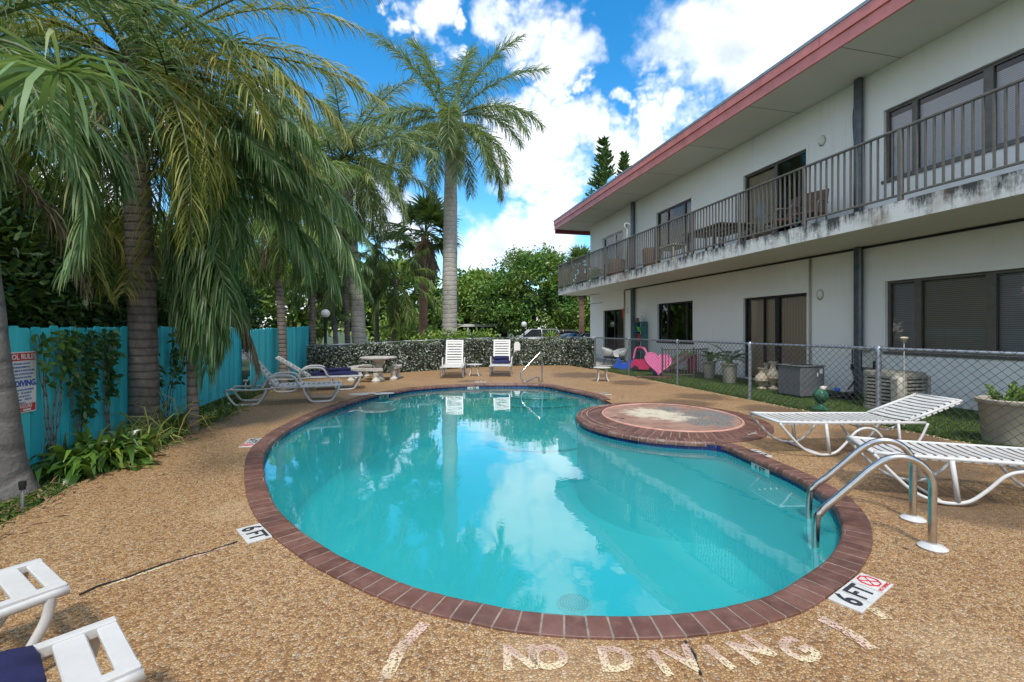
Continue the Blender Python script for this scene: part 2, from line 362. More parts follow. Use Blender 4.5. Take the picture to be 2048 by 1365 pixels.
# --- water, plaster, waterline tile
m = Mat('water'); m.N.remove(m.b); v = m.coord((1, 1, 1))
h = m.math('ADD', m.math('MULTIPLY', m.noise(1.2, 2, .5, v), 1.6), m.math('MULTIPLY', m.noise(6.5, 3, .5, v), .16))
h = m.math('ADD', h, m.math('MULTIPLY', m.noise(26, 2, .5, v), .02))
bp = m.n('ShaderNodeBump', {'Strength': .028, 'Distance': .1, 'Height': h})
fr = m.n('ShaderNodeFresnel', {'IOR': 1.42, 'Normal': bp.outputs[0]})
gl = m.n('ShaderNodeBsdfGlossy', {'Roughness': .012, 'Color': (1, 1, 1, 1), 'Normal': bp.outputs[0]})
tr = m.n('ShaderNodeBsdfTransparent', {'Color': (.25, .82, .84, 1)})
df = m.n('ShaderNodeBsdfDiffuse', {'Color': (.04, .47, .49, 1)}); body = m.n('ShaderNodeMixShader', {0: .42, 1: tr.outputs[0], 2: df.outputs[0]}); ms = m.n('ShaderNodeMixShader', {0: m.math('MULTIPLY', fr.outputs[0], 1.5), 1: body.outputs[0], 2: gl.outputs[0]}); m.L.new(ms.outputs[0], m.out.inputs[0]); MT['water'] = m.m
m = Mat('pool_plaster', rough=.8); v = m.coord(); c = m.mix(m.ramp(m.noise(1.3, 5, .6, v), [(.35, 0.), (.65, 1.)]), (.3, .76, .8), (.36, .84, .88))
m.col(m.mix(m.ramp(m.noise(30, 5, .7, v), [(.62, 0.), (.7, .3)]), c, (.5, .75, .75))); MT['pool_plaster'] = m.m
m = Mat('tile_blue', rough=.12); g = m.n('ShaderNodeNewGeometry'); m.col(m.ramp(g.outputs['Random Per Island'], [(0, (.008, .01, .07)), (1, (.02, .022, .14))])); MT['tile_blue'] = m.m
# --- building finishes
m = Mat('stucco', rough=.85); v = m.coord(); sz = m.n('ShaderNodeSeparateXYZ', {0: v})
c = m.mix(m.ramp(m.noise(.7, 4, .6, v), [(.3, 0.), (.7, 1.)]), (.76, .745, .69), (.83, .815, .76))
st = m.noise(1, 5, .7, m.coord((6, 6, .5))); foot = m.n('ShaderNodeMapRange', {0: sz.outputs[2], 1: .35, 2: 0., 3: 0., 4: 1.}).outputs[0]
c = m.mix(m.math('MULTIPLY', m.ramp(st, [(.58, 0.), (.8, 1.)]), .28), c, (.36, .36, .31)); c = m.mix(m.math('MULTIPLY', foot, m.ramp(m.noise(5, 5, .7, v), [(.4, 0.), (.6, .5)])), c, (.24, .23, .18))
m.col(c); m.bump(m.noise(55, 5, .7, v), .3, .006); MT['stucco'] = m.m
m = Mat('slab_edge', rough=.85); v = m.coord(); sz = m.n('ShaderNodeSeparateXYZ', {0: v}).outputs[2]
top = m.n('ShaderNodeMapRange', {0: sz, 1: 3.24, 2: 3.53, 3: -.04, 4: .13}).outputs[0]
streak = m.noise(1, 6, .75, m.coord((5, 7, 1.2))); blot = m.noise(2.2, 7, .75, v)
f = m.math('ADD', m.math('ADD', m.math('MULTIPLY', streak, .75), m.math('MULTIPLY', blot, .75)), top)
c = m.mix(m.ramp(f, [(.72, 0.), (.93, 1.)]), (.68, .665, .61), (.05, .05, .046)); c = m.mix(m.ramp(m.noise(.8, 3, .5, v), [(.62, 0.), (.7, .5)]), c, (.22, .14, .07))
m.col(c); m.bump(m.noise(40, 5, .7, v), .4, .008); MT['slab_edge'] = m.m
m = Mat('glass'); m.N.remove(m.b); fr = m.n('ShaderNodeFresnel', {'IOR': 1.6}); gl = m.n('ShaderNodeBsdfGlossy', {'Roughness': .01, 'Color': (.9, .93, .92, 1)})
tr = m.n('ShaderNodeBsdfTransparent', {'Color': (.78, .77, .74, 1)}); ms = m.n('ShaderNodeMixShader', {0: fr.outputs[0], 1: tr.outputs[0], 2: gl.outputs[0]}); m.L.new(ms.outputs[0], m.out.inputs[0]); MT['glass'] = m.m
m = Mat('glass_clear'); m.N.remove(m.b); fr = m.n('ShaderNodeFresnel', {'IOR': 1.6}); gl = m.n('ShaderNodeBsdfGlossy', {'Roughness': .01})
tr = m.n('ShaderNodeBsdfTransparent', {'Color': (.92, .92, .92, 1)}); ms = m.n('ShaderNodeMixShader', {0: fr.outputs[0], 1: tr.outputs[0], 2: gl.outputs[0]}); m.L.new(ms.outputs[0], m.out.inputs[0]); MT['glass_clear'] = m.m
def blind(name, c, horizontal=True, dark=.45):
    m = Mat(name, c, .7); v = m.coord(); s = m.n('ShaderNodeSeparateXYZ', {0: v}).outputs[2 if horizontal else 1]
    w = m.math('FRACT', m.math('MULTIPLY', s, 28. if horizontal else 11.)); f = m.ramp(w, [(0, 0.), (.2, 1.), (.8, .85), (1, .1)])
    m.col(m.mix(f, tuple(x*dark for x in c), c)); m.bump(f, .5, .01); MT[name] = m.m
blind('blind_white', (.85, .83, .86)); blind('blind_dark', (.55, .5, .42), True, .3); blind('blind_grey', (.6, .58, .6), True, .35); blind('vertical_tan', (.7, .56, .4), False, .55); blind('vertical_dark', (.2, .18, .16), False, .25)
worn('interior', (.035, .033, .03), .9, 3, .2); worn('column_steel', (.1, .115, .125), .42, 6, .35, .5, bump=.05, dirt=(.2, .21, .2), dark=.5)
worn('pipe_tan', (.42, .38, .29), .6, 6, .1)
# --- ground and vegetation
m = Mat('grass_ground', rough=.95); v = m.coord(); c = m.ramp(m.noise(5, 7, .75, v), [(.3, (.03, .022, .012)), (.5, (.045, .07, .018)), (.72, (.085, .13, .03))])
m.col(c); m.bump(m.noise(40, 5, .8, v), .7, .03); MT['grass_ground'] = m.m
m = Mat('turf', rough=.9); v = m.coord(); c = m.ramp(m.noise(60, 4, .8, v), [(.32, (.02, .04, .008)), (.6, (.07, .13, .02)), (.8, (.12, .19, .04))])
c = m.mix(m.ramp(m.noise(1.6, 5, .7, v), [(.35, .5), (.65, 0.)]), c, (.02, .03, .008)); m.col(c); m.bump(m.noise(120, 3, .7, v), .9, .02); MT['turf'] = m.m
worn('asphalt', (.09, .09, .09), .9, 3, .2, bump=.4, bs=60)
def leaf(name, stops, rough=.42, trans=.34, spec=.4, big=None):
    stops = [(p, tuple(min(.8, x*(1.95 if 'palm' in name or 'leaf' in name or 'frond' in name else 1)) for x in c)) for p, c in stops]
    m = Mat(name, rough=rough, spec=spec); g = m.n('ShaderNodeNewGeometry'); c = m.ramp(g.outputs['Random Per Island'], stops)
    if big:
        c = m.mix(m.ramp(m.noise(big[0], 3, .6), [(.42, 0.), (.62, big[2] if len(big) > 2 else .8)]), c, big[1])
    m.col(c); t = m.n('ShaderNodeBsdfTranslucent', {0: m.mix(.55, c, (.25, .34, .04), 'MIX')}); s = m.n('ShaderNodeMixShader', {0: trans, 1: m.b.outputs[0], 2: t.outputs[0]}); m.L.new(s.outputs[0], m.out.inputs[0]); MT[name] = m.m
leaf('palm_leaf', [(0, (.03, .065, .022)), (.5, (.065, .12, .04)), (.85, (.11, .17, .065)), (1, (.19, .2, .08))], .5)
leaf('queen_leaf', [(0, (.03, .065, .015)), (.45, (.07, .125, .025)), (.8, (.14, .19, .045)), (1, (.26, .24, .07))], .5)
leaf('olive_leaf', [(0, (.07, .085, .018)), (.45, (.13, .15, .03)), (.8, (.21, .2, .045)), (1, (.3, .22, .07))], .5, .34)
leaf('bright_frond', [(0, (.025, .055, .015)), (.5, (.06, .105, .032)), (.9, (.11, .16, .065)), (1, (.22, .23, .13))], .42, .3)
leaf('royal_leaf', [(0, (.055, .085, .035)), (.5, (.1, .14, .06)), (.85, (.16, .2, .09)), (1, (.22, .22, .09))], .38)
leaf('fan_leaf', [(0, (.03, .06, .02)), (.6, (.07, .12, .035)), (1, (.13, .17, .06))], .45)
leaf('dead_leaf', [(0, (.06, .045, .028)), (.6, (.12, .09, .06)), (1, (.2, .15, .09))], .8, .15)
leaf('tree_leaf', [(0, (.02, .05, .01)), (.5, (.05, .115, .022)), (.85, (.085, .17, .035)), (1, (.14, .22, .06))], .38, .25, big=(.5, (.16, .21, .03), .75))
leaf('light_leaf', [(0, (.05, .1, .015)), (.5, (.11, .18, .03)), (1, (.22, .27, .06))], .45, .3)
leaf('dark_leaf', [(0, (.01, .025, .008)), (.5, (.025, .055, .014)), (.9, (.045, .09, .025)), (1, (.09, .14, .05))], .35, .2)
leaf('pine_leaf', [(0, (.035, .07, .02)), (.6, (.075, .13, .035)), (1, (.13, .19, .06))], .6, .15)
leaf('ivy_screen', [(0, (.015, .022, .012)), (.3, (.035, .055, .025)), (.5, (.09, .13, .07)), (.68, (.24, .27, .2)), (.84, (.5, .51, .46)), (1, (.7, .7, .64))], .4, .1, big=(2.2, (.035, .05, .03), .55))
leaf('plant_leaf', [(0, (.012, .03, .006)), (.5, (.03, .07, .012)), (.85, (.065, .12, .02)), (1, (.15, .17, .03))], .28, .3)
leaf('grass_blade', [(0, (.035, .06, .012)), (.5, (.07, .14, .022)), (1, (.13, .2, .04))], .6, .3)
leaf('turf_blade', [(0, (.035, .07, .01)), (.5, (.085, .16, .022)), (1, (.15, .23, .045))], .5, .2)
leaf('litter', [(0, (.09, .05, .025)), (.6, (.2, .12, .06)), (1, (.3, .2, .11))], .9, .05)
leaf('succulent', [(0, (.08, .17, .02)), (1, (.2, .3, .06))], .4, .2)
def bark(name, a, b, d, ring=26, sc=10, rs=.5):
    m = Mat(name, rough=.9); v = m.coord((1, 1, 1)); z = m.n('ShaderNodeSeparateXYZ', {0: v}).outputs[2]
    w = m.math('ADD', m.math('MULTIPLY', z, float(ring)), m.math('MULTIPLY', m.noise(2, 2, .5, v), 1.1)); w = m.math('FRACT', w); rg = m.ramp(w, [(0, .2), (.1, 0.), (.3, .9), (.9, 1.), (1, .2)])
    c = m.mix(m.ramp(m.noise(sc, 7, .72, m.coord((1, 1, .55))), [(.3, 0.), (.7, 1.)]), a, b); c = m.mix(m.math('MULTIPLY', m.math('SUBTRACT', 1., rg), rs), c, d)
    c = m.mix(m.ramp(m.noise(2.1, 5, .7, v), [(.5, 0.), (.75, .55)]), c, tuple(x*.45 for x in a)); m.col(c)
    m.bump(m.math('ADD', rg, m.math('MULTIPLY', m.noise(28, 5, .7, v), 1.2)), .6, .02); MT[name] = m.m
bark('royal_bark', (.36, .33, .28), (.52, .49, .43), (.25, .21, .16), 5, 8, .35)
bark('queen_bark', (.14, .11, .09), (.28, .23, .19), (.06, .048, .038), 9, 12, .6)
bark('grey_bark', (.13, .12, .105), (.21, .195, .175), (.07, .06, .05), 4, 7, .4)
bark('red_bark', (.2, .11, .07), (.32, .19, .13), (.1, .06, .04), 12, 10, .5)
worn('crownshaft', (.13, .2, .08), .4, 4, .25, bump=.05); worn('rachis', (.12, .14, .05), .5, 6, .3); worn('spathe', (.09, .06, .04), .8, 8, .3, bump=.3)
m = Mat('fence_teal', rough=.7); g = m.n('ShaderNodeNewGeometry'); c = m.ramp(g.outputs['Random Per Island'], [(0, (.03, .46, .53)), (.5, (.045, .55, .63)), (1, (.07, .63, .7))])
c = m.mix(m.ramp(m.noise(1, 6, .75, m.coord((14, 14, 1.2))), [(.52, 0.), (.75, .6)]), c, (.02, .2, .24)); c = m.mix(m.ramp(m.noise(2.5, 5, .7), [(.6, 0.), (.75, .4)]), c, (.1, .11, .08))
m.col(c); m.bump(m.noise(1, 5, .7, m.coord((60, 60, 3))), .35, .006); MT['fence_teal'] = m.m
# chalky worn paint lettering with the stones showing through
m = Mat('chalk', rough=.9); v = m.coord(); c = m.mix(m.ramp(m.noise(3, 2, .5, v), [(.42, 0.), (.58, 1.)]), (.66, .47, .37), (.72, .6, .38)); m.col(c)
a = m.math('MULTIPLY', m.ramp(m.noise(75, 3, .7, v), [(.42, 0.), (.5, .9)]), m.ramp(m.noise(4.5, 3, .6, v), [(.33, .35), (.52, 1.)])); m.L.new(a, m.b.inputs['Alpha']); MT['chalk'] = m.m
def paint(name, c, metal=.3):
    m = Mat(name, c, .3, metal); m.b.inputs['Coat Weight'].default_value = .7; m.b.inputs['Coat Roughness'].default_value = .06; m.col(m.mix(m.ramp(m.noise(3, 4), [(.4, 0.), (.7, .3)]), c, tuple(x*.7 for x in c))); MT[name] = m.m
paint('car_dark', (.03, .033, .04)); paint('car_white', (.7, .7, .7), 0); paint('car_red', (.42, .008, .012)); paint('car_grey', (.12, .15, .17)); paint('car_beige', (.5, .46, .4)); paint('car_blue', (.02, .05, .12))
m = Mat('globe', (.85, .84, .8), .25); MT['globe'] = m.m
m = Mat('car_glass', (.02, .025, .028), .05, 0, .8); MT['car_glass'] = m.m
# ======================= GROUND, DECK, POOL =======================
TH = math.atan(227/930); CT, ST = math.cos(TH), math.sin(TH)
def BW(D, t, z=0): return (D*CT-t*ST, D*ST+t*CT, z)             # building axes -> world
def t_at(px, D): return (F/CT*D/(px-797)-D*ST)/CT
DF, DW, DS, DR = 6.9, 9.786, 8.019, 8.243
def V3(p, z=0): return Vector((p[0], p[1], z))
# water-side edge of the pool: outer coping line (traced on the deck) pulled in by one brick
outer_px = [(1400,875),(1466,889),(1500,901.6),(1550,923),(1594,941),(1638,961),(1676,983),(1700,999),(1722,1020),(1738,1044),(1745,1070),(1744,1099),(1726,1134),(1702,1160.6),(1651,1199),(1610,1225),(1551,1245),(1473,1263.5),(1370,1277),(1267,1281),(1175,1279.6),(1092,1274),(1014,1265),(931,1247),(838,1225),(750,1195),(651,1148),(616,1128),(572,1096),(543,1072),(514.7,1041),(499,1012.6),(491.6,986),(488.3,960),(488.8,938),(492.7,916),(503.7,896),(523.5,878.6),(545.5,863),(569.7,850),(616,828.5),(675,807),(733,790.5),(792,780.5),(823,776),(896,770.5),(994,767.5),(1092,769),(1137,777),(1173,784),(1205,792),(1222,801)]
outer = smooth_pts([V3(G(*p)) for p in outer_px], 8)
BL = .175
def offset(P, d, closed=False):
    o = []; n = len(P)
    for i in range(n):
        a = P[max(i-1, 0)] if not closed else P[i-1]; b = P[min(i+1, n-1)] if not closed else P[(i+1) % n]; t = (b-a).normalized(); o.append(P[i]+Vector((t.y, -t.x, 0))*d)
    return o
inner = offset(outer, BL)           # loop runs clockwise seen from above, so the water is on its right
SCX, SCY, SRX, SRY = 2.45, 7.33, 1.43, 1.58
def spa(a, k=0): return Vector((SCX+(SRX-k)*math.cos(a), SCY+(SRY-k)*math.sin(a), 0))
def ang(p): return math.atan2((p.y-SCY)/SRY, (p.x-SCX)/SRX)
def inside_spa(p, k=0): return ((p.x-SCX)/(SRX-k))**2+((p.y-SCY)/(SRY-k))**2 < 1
while inside_spa(inner[0], -.01): inner.pop(0); outer.pop(0)
while inside_spa(inner[-1], -.01): inner.pop(); outer.pop()
a1, a0 = ang(inner[-1]) % (2*PI), ang(inner[0]) % (2*PI)         # spa arc that borders the water, from far junction round the left to near junction
arc_s = [spa(a1+(a0-a1)*i/40) for i in range(41)]
edge = resample(inner+arc_s[1:-1], 520)
hole = [p.copy() for p in edge]
def tess(loops, z, name, mat, kind='structure'):
    L3 = [[Vector((p[0], p[1], 0)) for p in l] for l in loops]; flat = [p for l in L3 for p in l]; tr = tessellate_polygon(L3); fs = []
    for t in tr:
        a, b, c = [flat[i] for i in t]; k = (b.x-a.x)*(c.y-a.y)-(b.y-a.y)*(c.x-a.x)
        if abs(k) < 1e-9: continue
        fs.append(tuple(t) if k > 0 else tuple(t[::-1]))
    m = MB(); m.add([(p.x, p.y, z) for p in flat], fs); o = m.build(name, mat); o['kind'] = kind; return o
hole2 = offset(hole, -.06, True)    # sheets stop under the bricks
deck_px = [(0,1050),(75,1012),(155,966),(231,933),(290,906),(379,867),(461,827),(478,806),(500,797),(535,783),(614,753),(700,750),(811,745),(933,736.6),(1016,732),(1136,731),(1185,737.5)]
deck_poly = [G(*p) for p in deck_px]+[BW(DF, t)[:2] for t in (16.6, 10, 4, 0, -4)]+[(-3.1, -4.2), (-3.2, 1.0)]
tess([[(-400, -300), (400, -300), (400, 900), (-400, 900)], hole2], -.035, 'ground', MT['grass_ground'])
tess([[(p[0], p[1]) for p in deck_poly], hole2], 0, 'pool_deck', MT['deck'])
pk = MB(); pk.add([(-60, 22.5, -.02), (60, 22.5, -.02), (60, 44, -.02), (-60, 44, -.02)], [(0, 1, 2, 3)]); pk.build('parking_lot', MT['asphalt'])['kind'] = 'structure'
m = MB(); m.add([BW(DF+.05, -4, -.006), BW(DW+.0, -4, -.006), BW(DW, 16.9, -.006), BW(DF+.05, 16.9, -.006)], [(0, 1, 2, 3)]); m.build('artificial_turf', MT['turf'])['kind'] = 'structure'
m = MB(); m.add([BW(DF+.05, 16.9, -.008), BW(DW+6, 16.9, -.008), BW(DW+6, 26, -.008), BW(DF-3, 26, -.008)], [(0, 1, 2, 3)]); m.build('side_path', MT['concrete'])['kind'] = 'structure'
# pool thing
pool = thing('swimming_pool', 'kidney shaped pool of turquoise water with a red brick coping', 'pool')
WZ = -.082
m = MB(); n = len(edge)
def relax(P, k):
    for _ in range(k): P = [(P[i-1]+P[i]*2+P[(i+1) % len(P)])/4 for i in range(len(P))]
    return P
wall = offset(relax(edge, 6), -.022, True)
m.add([(p.x, p.y, -.02) for p in wall]+[(p.x, p.y, -1.25) for p in wall], [(i, (i+1) % n, n+(i+1) % n, n+i) for i in range(n)])
L3 = [[Vector((p.x, p.y, 0)) for p in wall]]; m.add([(p.x, p.y, -1.25) for p in wall], [tuple(t) for t in tessellate_polygon(L3)])
m.build('basin', MT['pool_plaster'], pool)
m = MB(); m.add([(p.x, p.y, WZ) for p in wall], [t if ((wall[t[1]].x-wall[t[0]].x)*(wall[t[2]].y-wall[t[0]].y)-(wall[t[1]].y-wall[t[0]].y)*(wall[t[2]].x-wall[t[0]].x)) > 0 else t[::-1] for t in tessellate_polygon(L3)])
m.build('water', MT['water'], pool)
# waterline tiles 15 cm wide
tl = resample(offset(relax(edge, 6), -.012, True), 10*int(sum((edge[i]-edge[i-1]).length for i in range(n))/.155)); m = MB()
for i in range(0, len(tl), 10):
    a = [tl[(i+k) % len(tl)] for k in range(0, 11, 2)]; a[-1] = a[-1].lerp(a[-2], .12)
    m.add([(p.x, p.y, -.012) for p in a]+[(p.x, p.y, -.19) for p in a], [(k, k+1, k+7, k+6) for k in range(5)])
m.build('waterline_tiles', MT['tile_blue'], pool)
# coping bricks: bullnosed, one mesh, 10 cm apart
def bricks(In, Out, width, name, top=.014, nose=True, gap=.011):
    """In/Out: matching point lists"""
    d = [0.]
    for i in range(1, len(In)): d.append(d[-1]+((In[i]+Out[i])/2-(In[i-1]+Out[i-1])/2).length)
    nb = int(d[-1]/width); m = MB(); rnd = random.Random(4)
    def at(s):
        s = min(max(s, 0), d[-1]); j = 0
        j = int(np.searchsorted(d, s))-1; j = max(0, min(j, len(d)-2)); k = (s-d[j])/max(1e-9, d[j+1]-d[j]); return In[j].lerp(In[j+1], k), Out[j].lerp(Out[j+1], k)
    for b in range(nb):
        s0 = d[-1]*b/nb+gap/2; s1 = d[-1]*(b+1)/nb-gap/2; i0, o0 = at(s0); i1, o1 = at(s1); z = top+rnd.uniform(-.0015, .0015)
        prof = [(1.0, -.045), (1.0, z-.004), (.985, z), (.16, z), (.06, z-.006), (.012, z-.02), (-.012, z-.036), (-.012, z-.058)] if nose else [(1, -.03), (1, z-.003), (.98, z), (.02, z), (0, z-.003), (0, -.03)]
        vs = []
        for ii, oo in ((i0, o0), (i1, o1)):
            for k, zz in prof: q = ii.lerp(oo, k); vs.append((q.x, q.y, zz))
        p = len(prof); m.add(vs, [(k, k+1, p+k+1, p+k) for k in range(p-1)]+[tuple(range(p))[::-1], tuple(range(p, 2*p))])
    o = m.build(name, MT['brick'], pool); g = MB(); z = top-.002
    pr = [(.99, -.05), (.99, z), (.14, z), (.05, z-.007), (.01, z-.022), (0, z-.055)] if nose else [(.99, -.03), (.99, z), (.01, z), (.01, -.03)]
    vs = []
    for a, b in zip(In, Out):
        for k, zz in pr: q = a.lerp(b, k); vs.append((q.x, q.y, zz))
    p = len(pr); g.add(vs, [(i*p+k, i*p+k+1, (i+1)*p+k+1, (i+1)*p+k) for i in range(len(In)-1) for k in range(p-1)]); g.build('grout', MT['grout'], o); return o
bricks(inner, outer, .107, 'coping')
# spa: nosed bricks round the water side, a second ring, the filled pink lid
full = [a1+(a0-a1)*i/60 for i in range(61)]
bricks([spa(a) for a in full], [spa(a, BL) for a in full], .107, 'coping', top=.02)
rest = [a0+((a1+2*PI)-a0)*i/60 if a1 < a0 else a0+(a1-a0)*i/60 for i in range(61)]
spt = thing('filled_spa', 'round spa filled in with peeling pink and grey cement inside the pool coping', 'spa')
def sbrick(In, Out, w, nm, top):
    o = bricks(In, Out, w, nm, top, False); o.parent = spt; return o
sbrick([spa(a) for a in rest], [spa(a, BL) for a in rest], .107, 'brick_ring', .018)
ICX, ICY, IRX, IRY = 2.55, 7.55, 1.07, 1.22
def ins(a, k=0): return Vector((ICX+(IRX-k)*math.cos(a), ICY+(IRY-k)*math.sin(a), 0))
al = [2*PI*i/90 for i in range(91)]
sbrick([spa(a, BL+.012) for a in al], [ins(a, -.012) for a in al], .11, 'brick_ring', .016)
m = MB(); k = 72; m.add([(*ins(2*PI*i/k, .045).to_2d(), .012) for i in range(k)]+[(ICX, ICY, .008)], [(i, (i+1) % k, k) for i in range(k)]); m.build('pink_floor', MT['spa_floor'], spt)
m = MB(); m.tube([ins(2*PI*i/k, .02)+Vector((0, 0, .006)) for i in range(k)], .022, 8, closed=True); m.build('plaster_rim', MT['spa_rim'], spt, True)
m = MB()
for kk in (.1, .2): m.tube([spa(a, kk*(1.0+.25*math.sin(a*2)))+Vector((0, 0, .0195)) for a in np.linspace(R(120), R(215), 26)], .006, 4)
m.build('paint_line', MT['chalk'], spt)
# entry steps at the far end and the drain
sc = G(1075, 779); sc = (sc[0], sc[1])
m = MB()
for r, z0, z1 in ((.66, -1.2, -.17), (.96, -1.2, -.32), (1.26, -1.2, -.47)):
    m.lathe([(r, z0), (r, z1-.02), (r-.015, z1), (.01, z1)], (sc[0], sc[1], 0), 48, 1.0, .8)
# keep only what lies inside the pool
m.build('entry_step', MT['pool_plaster'], pool)
m = MB(); m.tube([(sc[0]+.66*math.cos(a), sc[1]+.53*math.sin(a), -.167) for a in np.linspace(PI*1.02, PI*1.98, 30)], .012, 6); m.tube([(sc[0]+.96*math.cos(a), sc[1]+.77*math.sin(a), -.317) for a in np.linspace(PI*1.05, PI*1.95, 30)], .012, 6); m.build('step_trim', MT['tile_blue'], pool)
# drain sits on the floor; seen at (1148,1207), sight line straight through the unrefracted surface
def under(px, py, z): return G(px, py, z)
dc = under(1148, 1207, -1.235); m = MB(); m.lathe([(.17, 0), (.17, .012), (.15, .022), (.02, .03)], (dc[0], dc[1], -1.25), 32)
for q in range(5):
    for a in range(6+q*6):
        an = 2*PI*a/(6+q*6); rr = .025+q*.027; m.cm = 1; m.box((dc[0]+rr*math.cos(an), dc[1]+rr*math.sin(an), -1.222), (.011, .011, .008), an)
m.build('drain_cover', [MT['tile_white'], MT['teal_paint']], pool)
# depth tiles
def fit(px, py): x, y = G(px, py); return Vector((x, y, 0))
allout = outer+[spa(a, BL) for a in full]
def depth_tile(px, py, label, w=.29, dirx=None, nodive=False, small=False):
    p = fit(px, py); j = min(range(len(outer)), key=lambda i: (outer[i]-p).length); t = (outer[min(j+1, len(outer)-1)]-outer[max(j-1, 0)]).normalized(); up = Vector((t.y, -t.x, 0))
    if dirx is not None: up = dirx
    a = math.atan2(up.y, up.x)-PI/2; o = thing('depth_marker', label, 'depth marker', (p.x, p.y, .002), a, 'depth tiles set in the deck round the pool')
    x0 = -w/2
    MB().rbox((0, 0, .003), (w, .15, .012), .002).build('tile', MT['tile_white'], o)
    text('lettering', '6', .17, MT['print_black'], o, (x0+.065, 0, .0105), xs=.8, bold=.004); text('lettering', 'FT', .15, MT['print_black'], o, (x0+.2, 0, .0105), xs=.85, bold=.003)
    b = MB(); b.bx(x0+.125, x0+.127, -.075, .075, .0085, .0099); b.build('joint', MT['grout'], o)
    if nodive:
        b = MB(); c = (x0+.365, .012, .0105)
        b.tube([(c[0]+.052*math.cos(R(22.5+45*k)), c[1]+.052*math.sin(R(22.5+45*k)), .0105) for k in range(8)], .0045, 4, closed=True)
        b.tube([(c[0]-.035, c[1]-.035, .0105), (c[0]+.035, c[1]+.035, .0105)], .003, 4); b.tube([(c[0]-.035, c[1]+.035, .0105), (c[0]+.035, c[1]-.035, .0105)], .003, 4)
        b.build('symbol', MT['print_red'], o); text('lettering', 'NO DIVING', .026, MT['print_red'], o, (c[0], -.058, .0105))
        b = MB(); b.bx(x0+.284, x0+.287, -.075, .075, .0085, .0099); b.build('joint', MT['grout'], o)
    return o
depth_tile(508, 1068.5, 'white 6 FT depth tile at the end of the deck crack left of the pool')
depth_tile(1723, 1186, 'white 6 FT depth tile with red no diving octagon near the ladder', .44, nodive=True)
depth_tile(502, 886.5, 'worn white 6 FT tile with red symbol on the left curve by the palms', .44, nodive=True)
depth_tile(1516, 908, 'white 6 FT depth tile in front of the strap loungers')
depth_tile(1211, 788.5, 'small worn depth tile beside the far right curve before the spa', .29)
depth_tile(960, 764.5, 'small pale depth tile at the far end between the two upright loungers', .29)
depth_tile(1236, 838, 'faded white depth tile on the brick ring of the pink spa', .29, dirx=Vector((-.8, -.6, 0)))
# waterline depth tiles on the pool wall
def wl_tile(px, py, label):
    p = fit(px, py); j = min(range(len(inner)), key=lambda i: (inner[i]-p).length); q = inner[j]; t = (inner[min(j+1, len(inner)-1)]-inner[max(j-1, 0)]).normalized(); nrm = Vector((t.y, -t.x, 0))
    o = thing('waterline_marker', label, 'depth marker', (q-nrm*.006)[:], math.atan2(nrm.y, nrm.x)+PI/2, 'depth tiles at the waterline')
    MB().rbox((0, 0, -.085), (.3, .008, .085), .002).build('tile', MT['tile_white'], o)
    text('lettering', '6 FT', .085, MT['print_black'], o, (0, -.006, -.088), (PI/2, 0, 0), bold=.002, xs=1.1)
wl_tile(1490, 925, 'white 6 FT tile at the waterline left of the strap loungers')
wl_tile(960, 776, 'white depth tile at the waterline under the far coping')
wl_tile(790, 788, 'white depth tile at the waterline near the concrete table')
wl_tile(548, 880, 'white depth tile at the waterline on the left curve')
wl_tile(1192, 797, 'white depth tile at the waterline beside the spa junction')
# faded lettering on the deck, one thing
ch = thing('deck_lettering', 'faded pink and cream NO DIVING letters painted on the deck below the coping', 'painted lettering')
for s, px, py, sz, an in (('N', 1040, 1318, .2, 2), ('O', 1098, 1318, .2, 2), ('D', 1232, 1322, .2, 0), ('I', 1322, 1330, .2, 14), ('V', 1374, 1322, .2, 18), ('I', 1440, 1318, .2, 24), ('N', 1505, 1302, .2, 27), ('G', 1600, 1304, .2, 30)):
    x, y = G(px, py); text('letter', s, sz, MT['chalk'], ch, (x, y, .004), (0, 0, R(an)), bold=.009, ext=.0005)
m = MB()
def strip(m, pts, w, z):
    P = [V3(G(*p)) for p in pts]
    for i in range(len(P)-1):
        t = (P[i+1]-P[i]).normalized(); s = Vector((-t.y, t.x, 0))*w/2; m.add([(*(P[i]-s).to_2d(), z), (*(P[i+1]-s).to_2d(), z), (*(P[i+1]+s).to_2d(), z), (*(P[i]+s).to_2d(), z)], [(0, 1, 2, 3)])
for pp in ([(850, 1248), (800, 1300), (770, 1360)], [(1640, 1238), (1690, 1262), (1745, 1300)], [(1745, 1218), (1775, 1240)]): m = MB(); strip(m, pp, .06, .0045); m.build('stroke', MT['chalk'], ch)

# cracks in the deck
def crack(pts, w, label, seed=1):
    r = random.Random(seed); P = []
    for i in range(len(pts)-1):
        a, b = V3(G(*pts[i])), V3(G(*pts[i+1])); k = max(2, int((b-a).length/.03))
        for j in range(k): P.append(a.lerp(b, j/k)+Vector((r.uniform(-1, 1), r.uniform(-1, 1), 0))*.006)
    m = MB(); vs = []
    for i, p in enumerate(P):
        t = (P[min(i+1, len(P)-1)]-P[max(i-1, 0)]).normalized(); s = Vector((-t.y, t.x, 0)); u, v = w*r.uniform(.2, .7), w*r.uniform(.2, .7); vs += [(*(p-s*u).to_2d(), .0042), (*(p+s*v).to_2d(), .0042)]
    m.add(vs, [(2*i, 2*i+2, 2*i+3, 2*i+1) for i in range(len(P)-1)]); o = m.build('deck_crack', MT['black']); tag(o, label, 'crack')
crack([(476, 1084), (420, 1103), (340, 1125), (265, 1152), (190, 1176), (138, 1200)], .018, 'long dark crack in the deck running left from the depth tile')
m = MB(); m2 = [V3(G(*p)) for p in ((480, 1084), (430, 1101), (350, 1126), (280, 1150), (215, 1172))]; rr_ = random.Random(8); vs = []
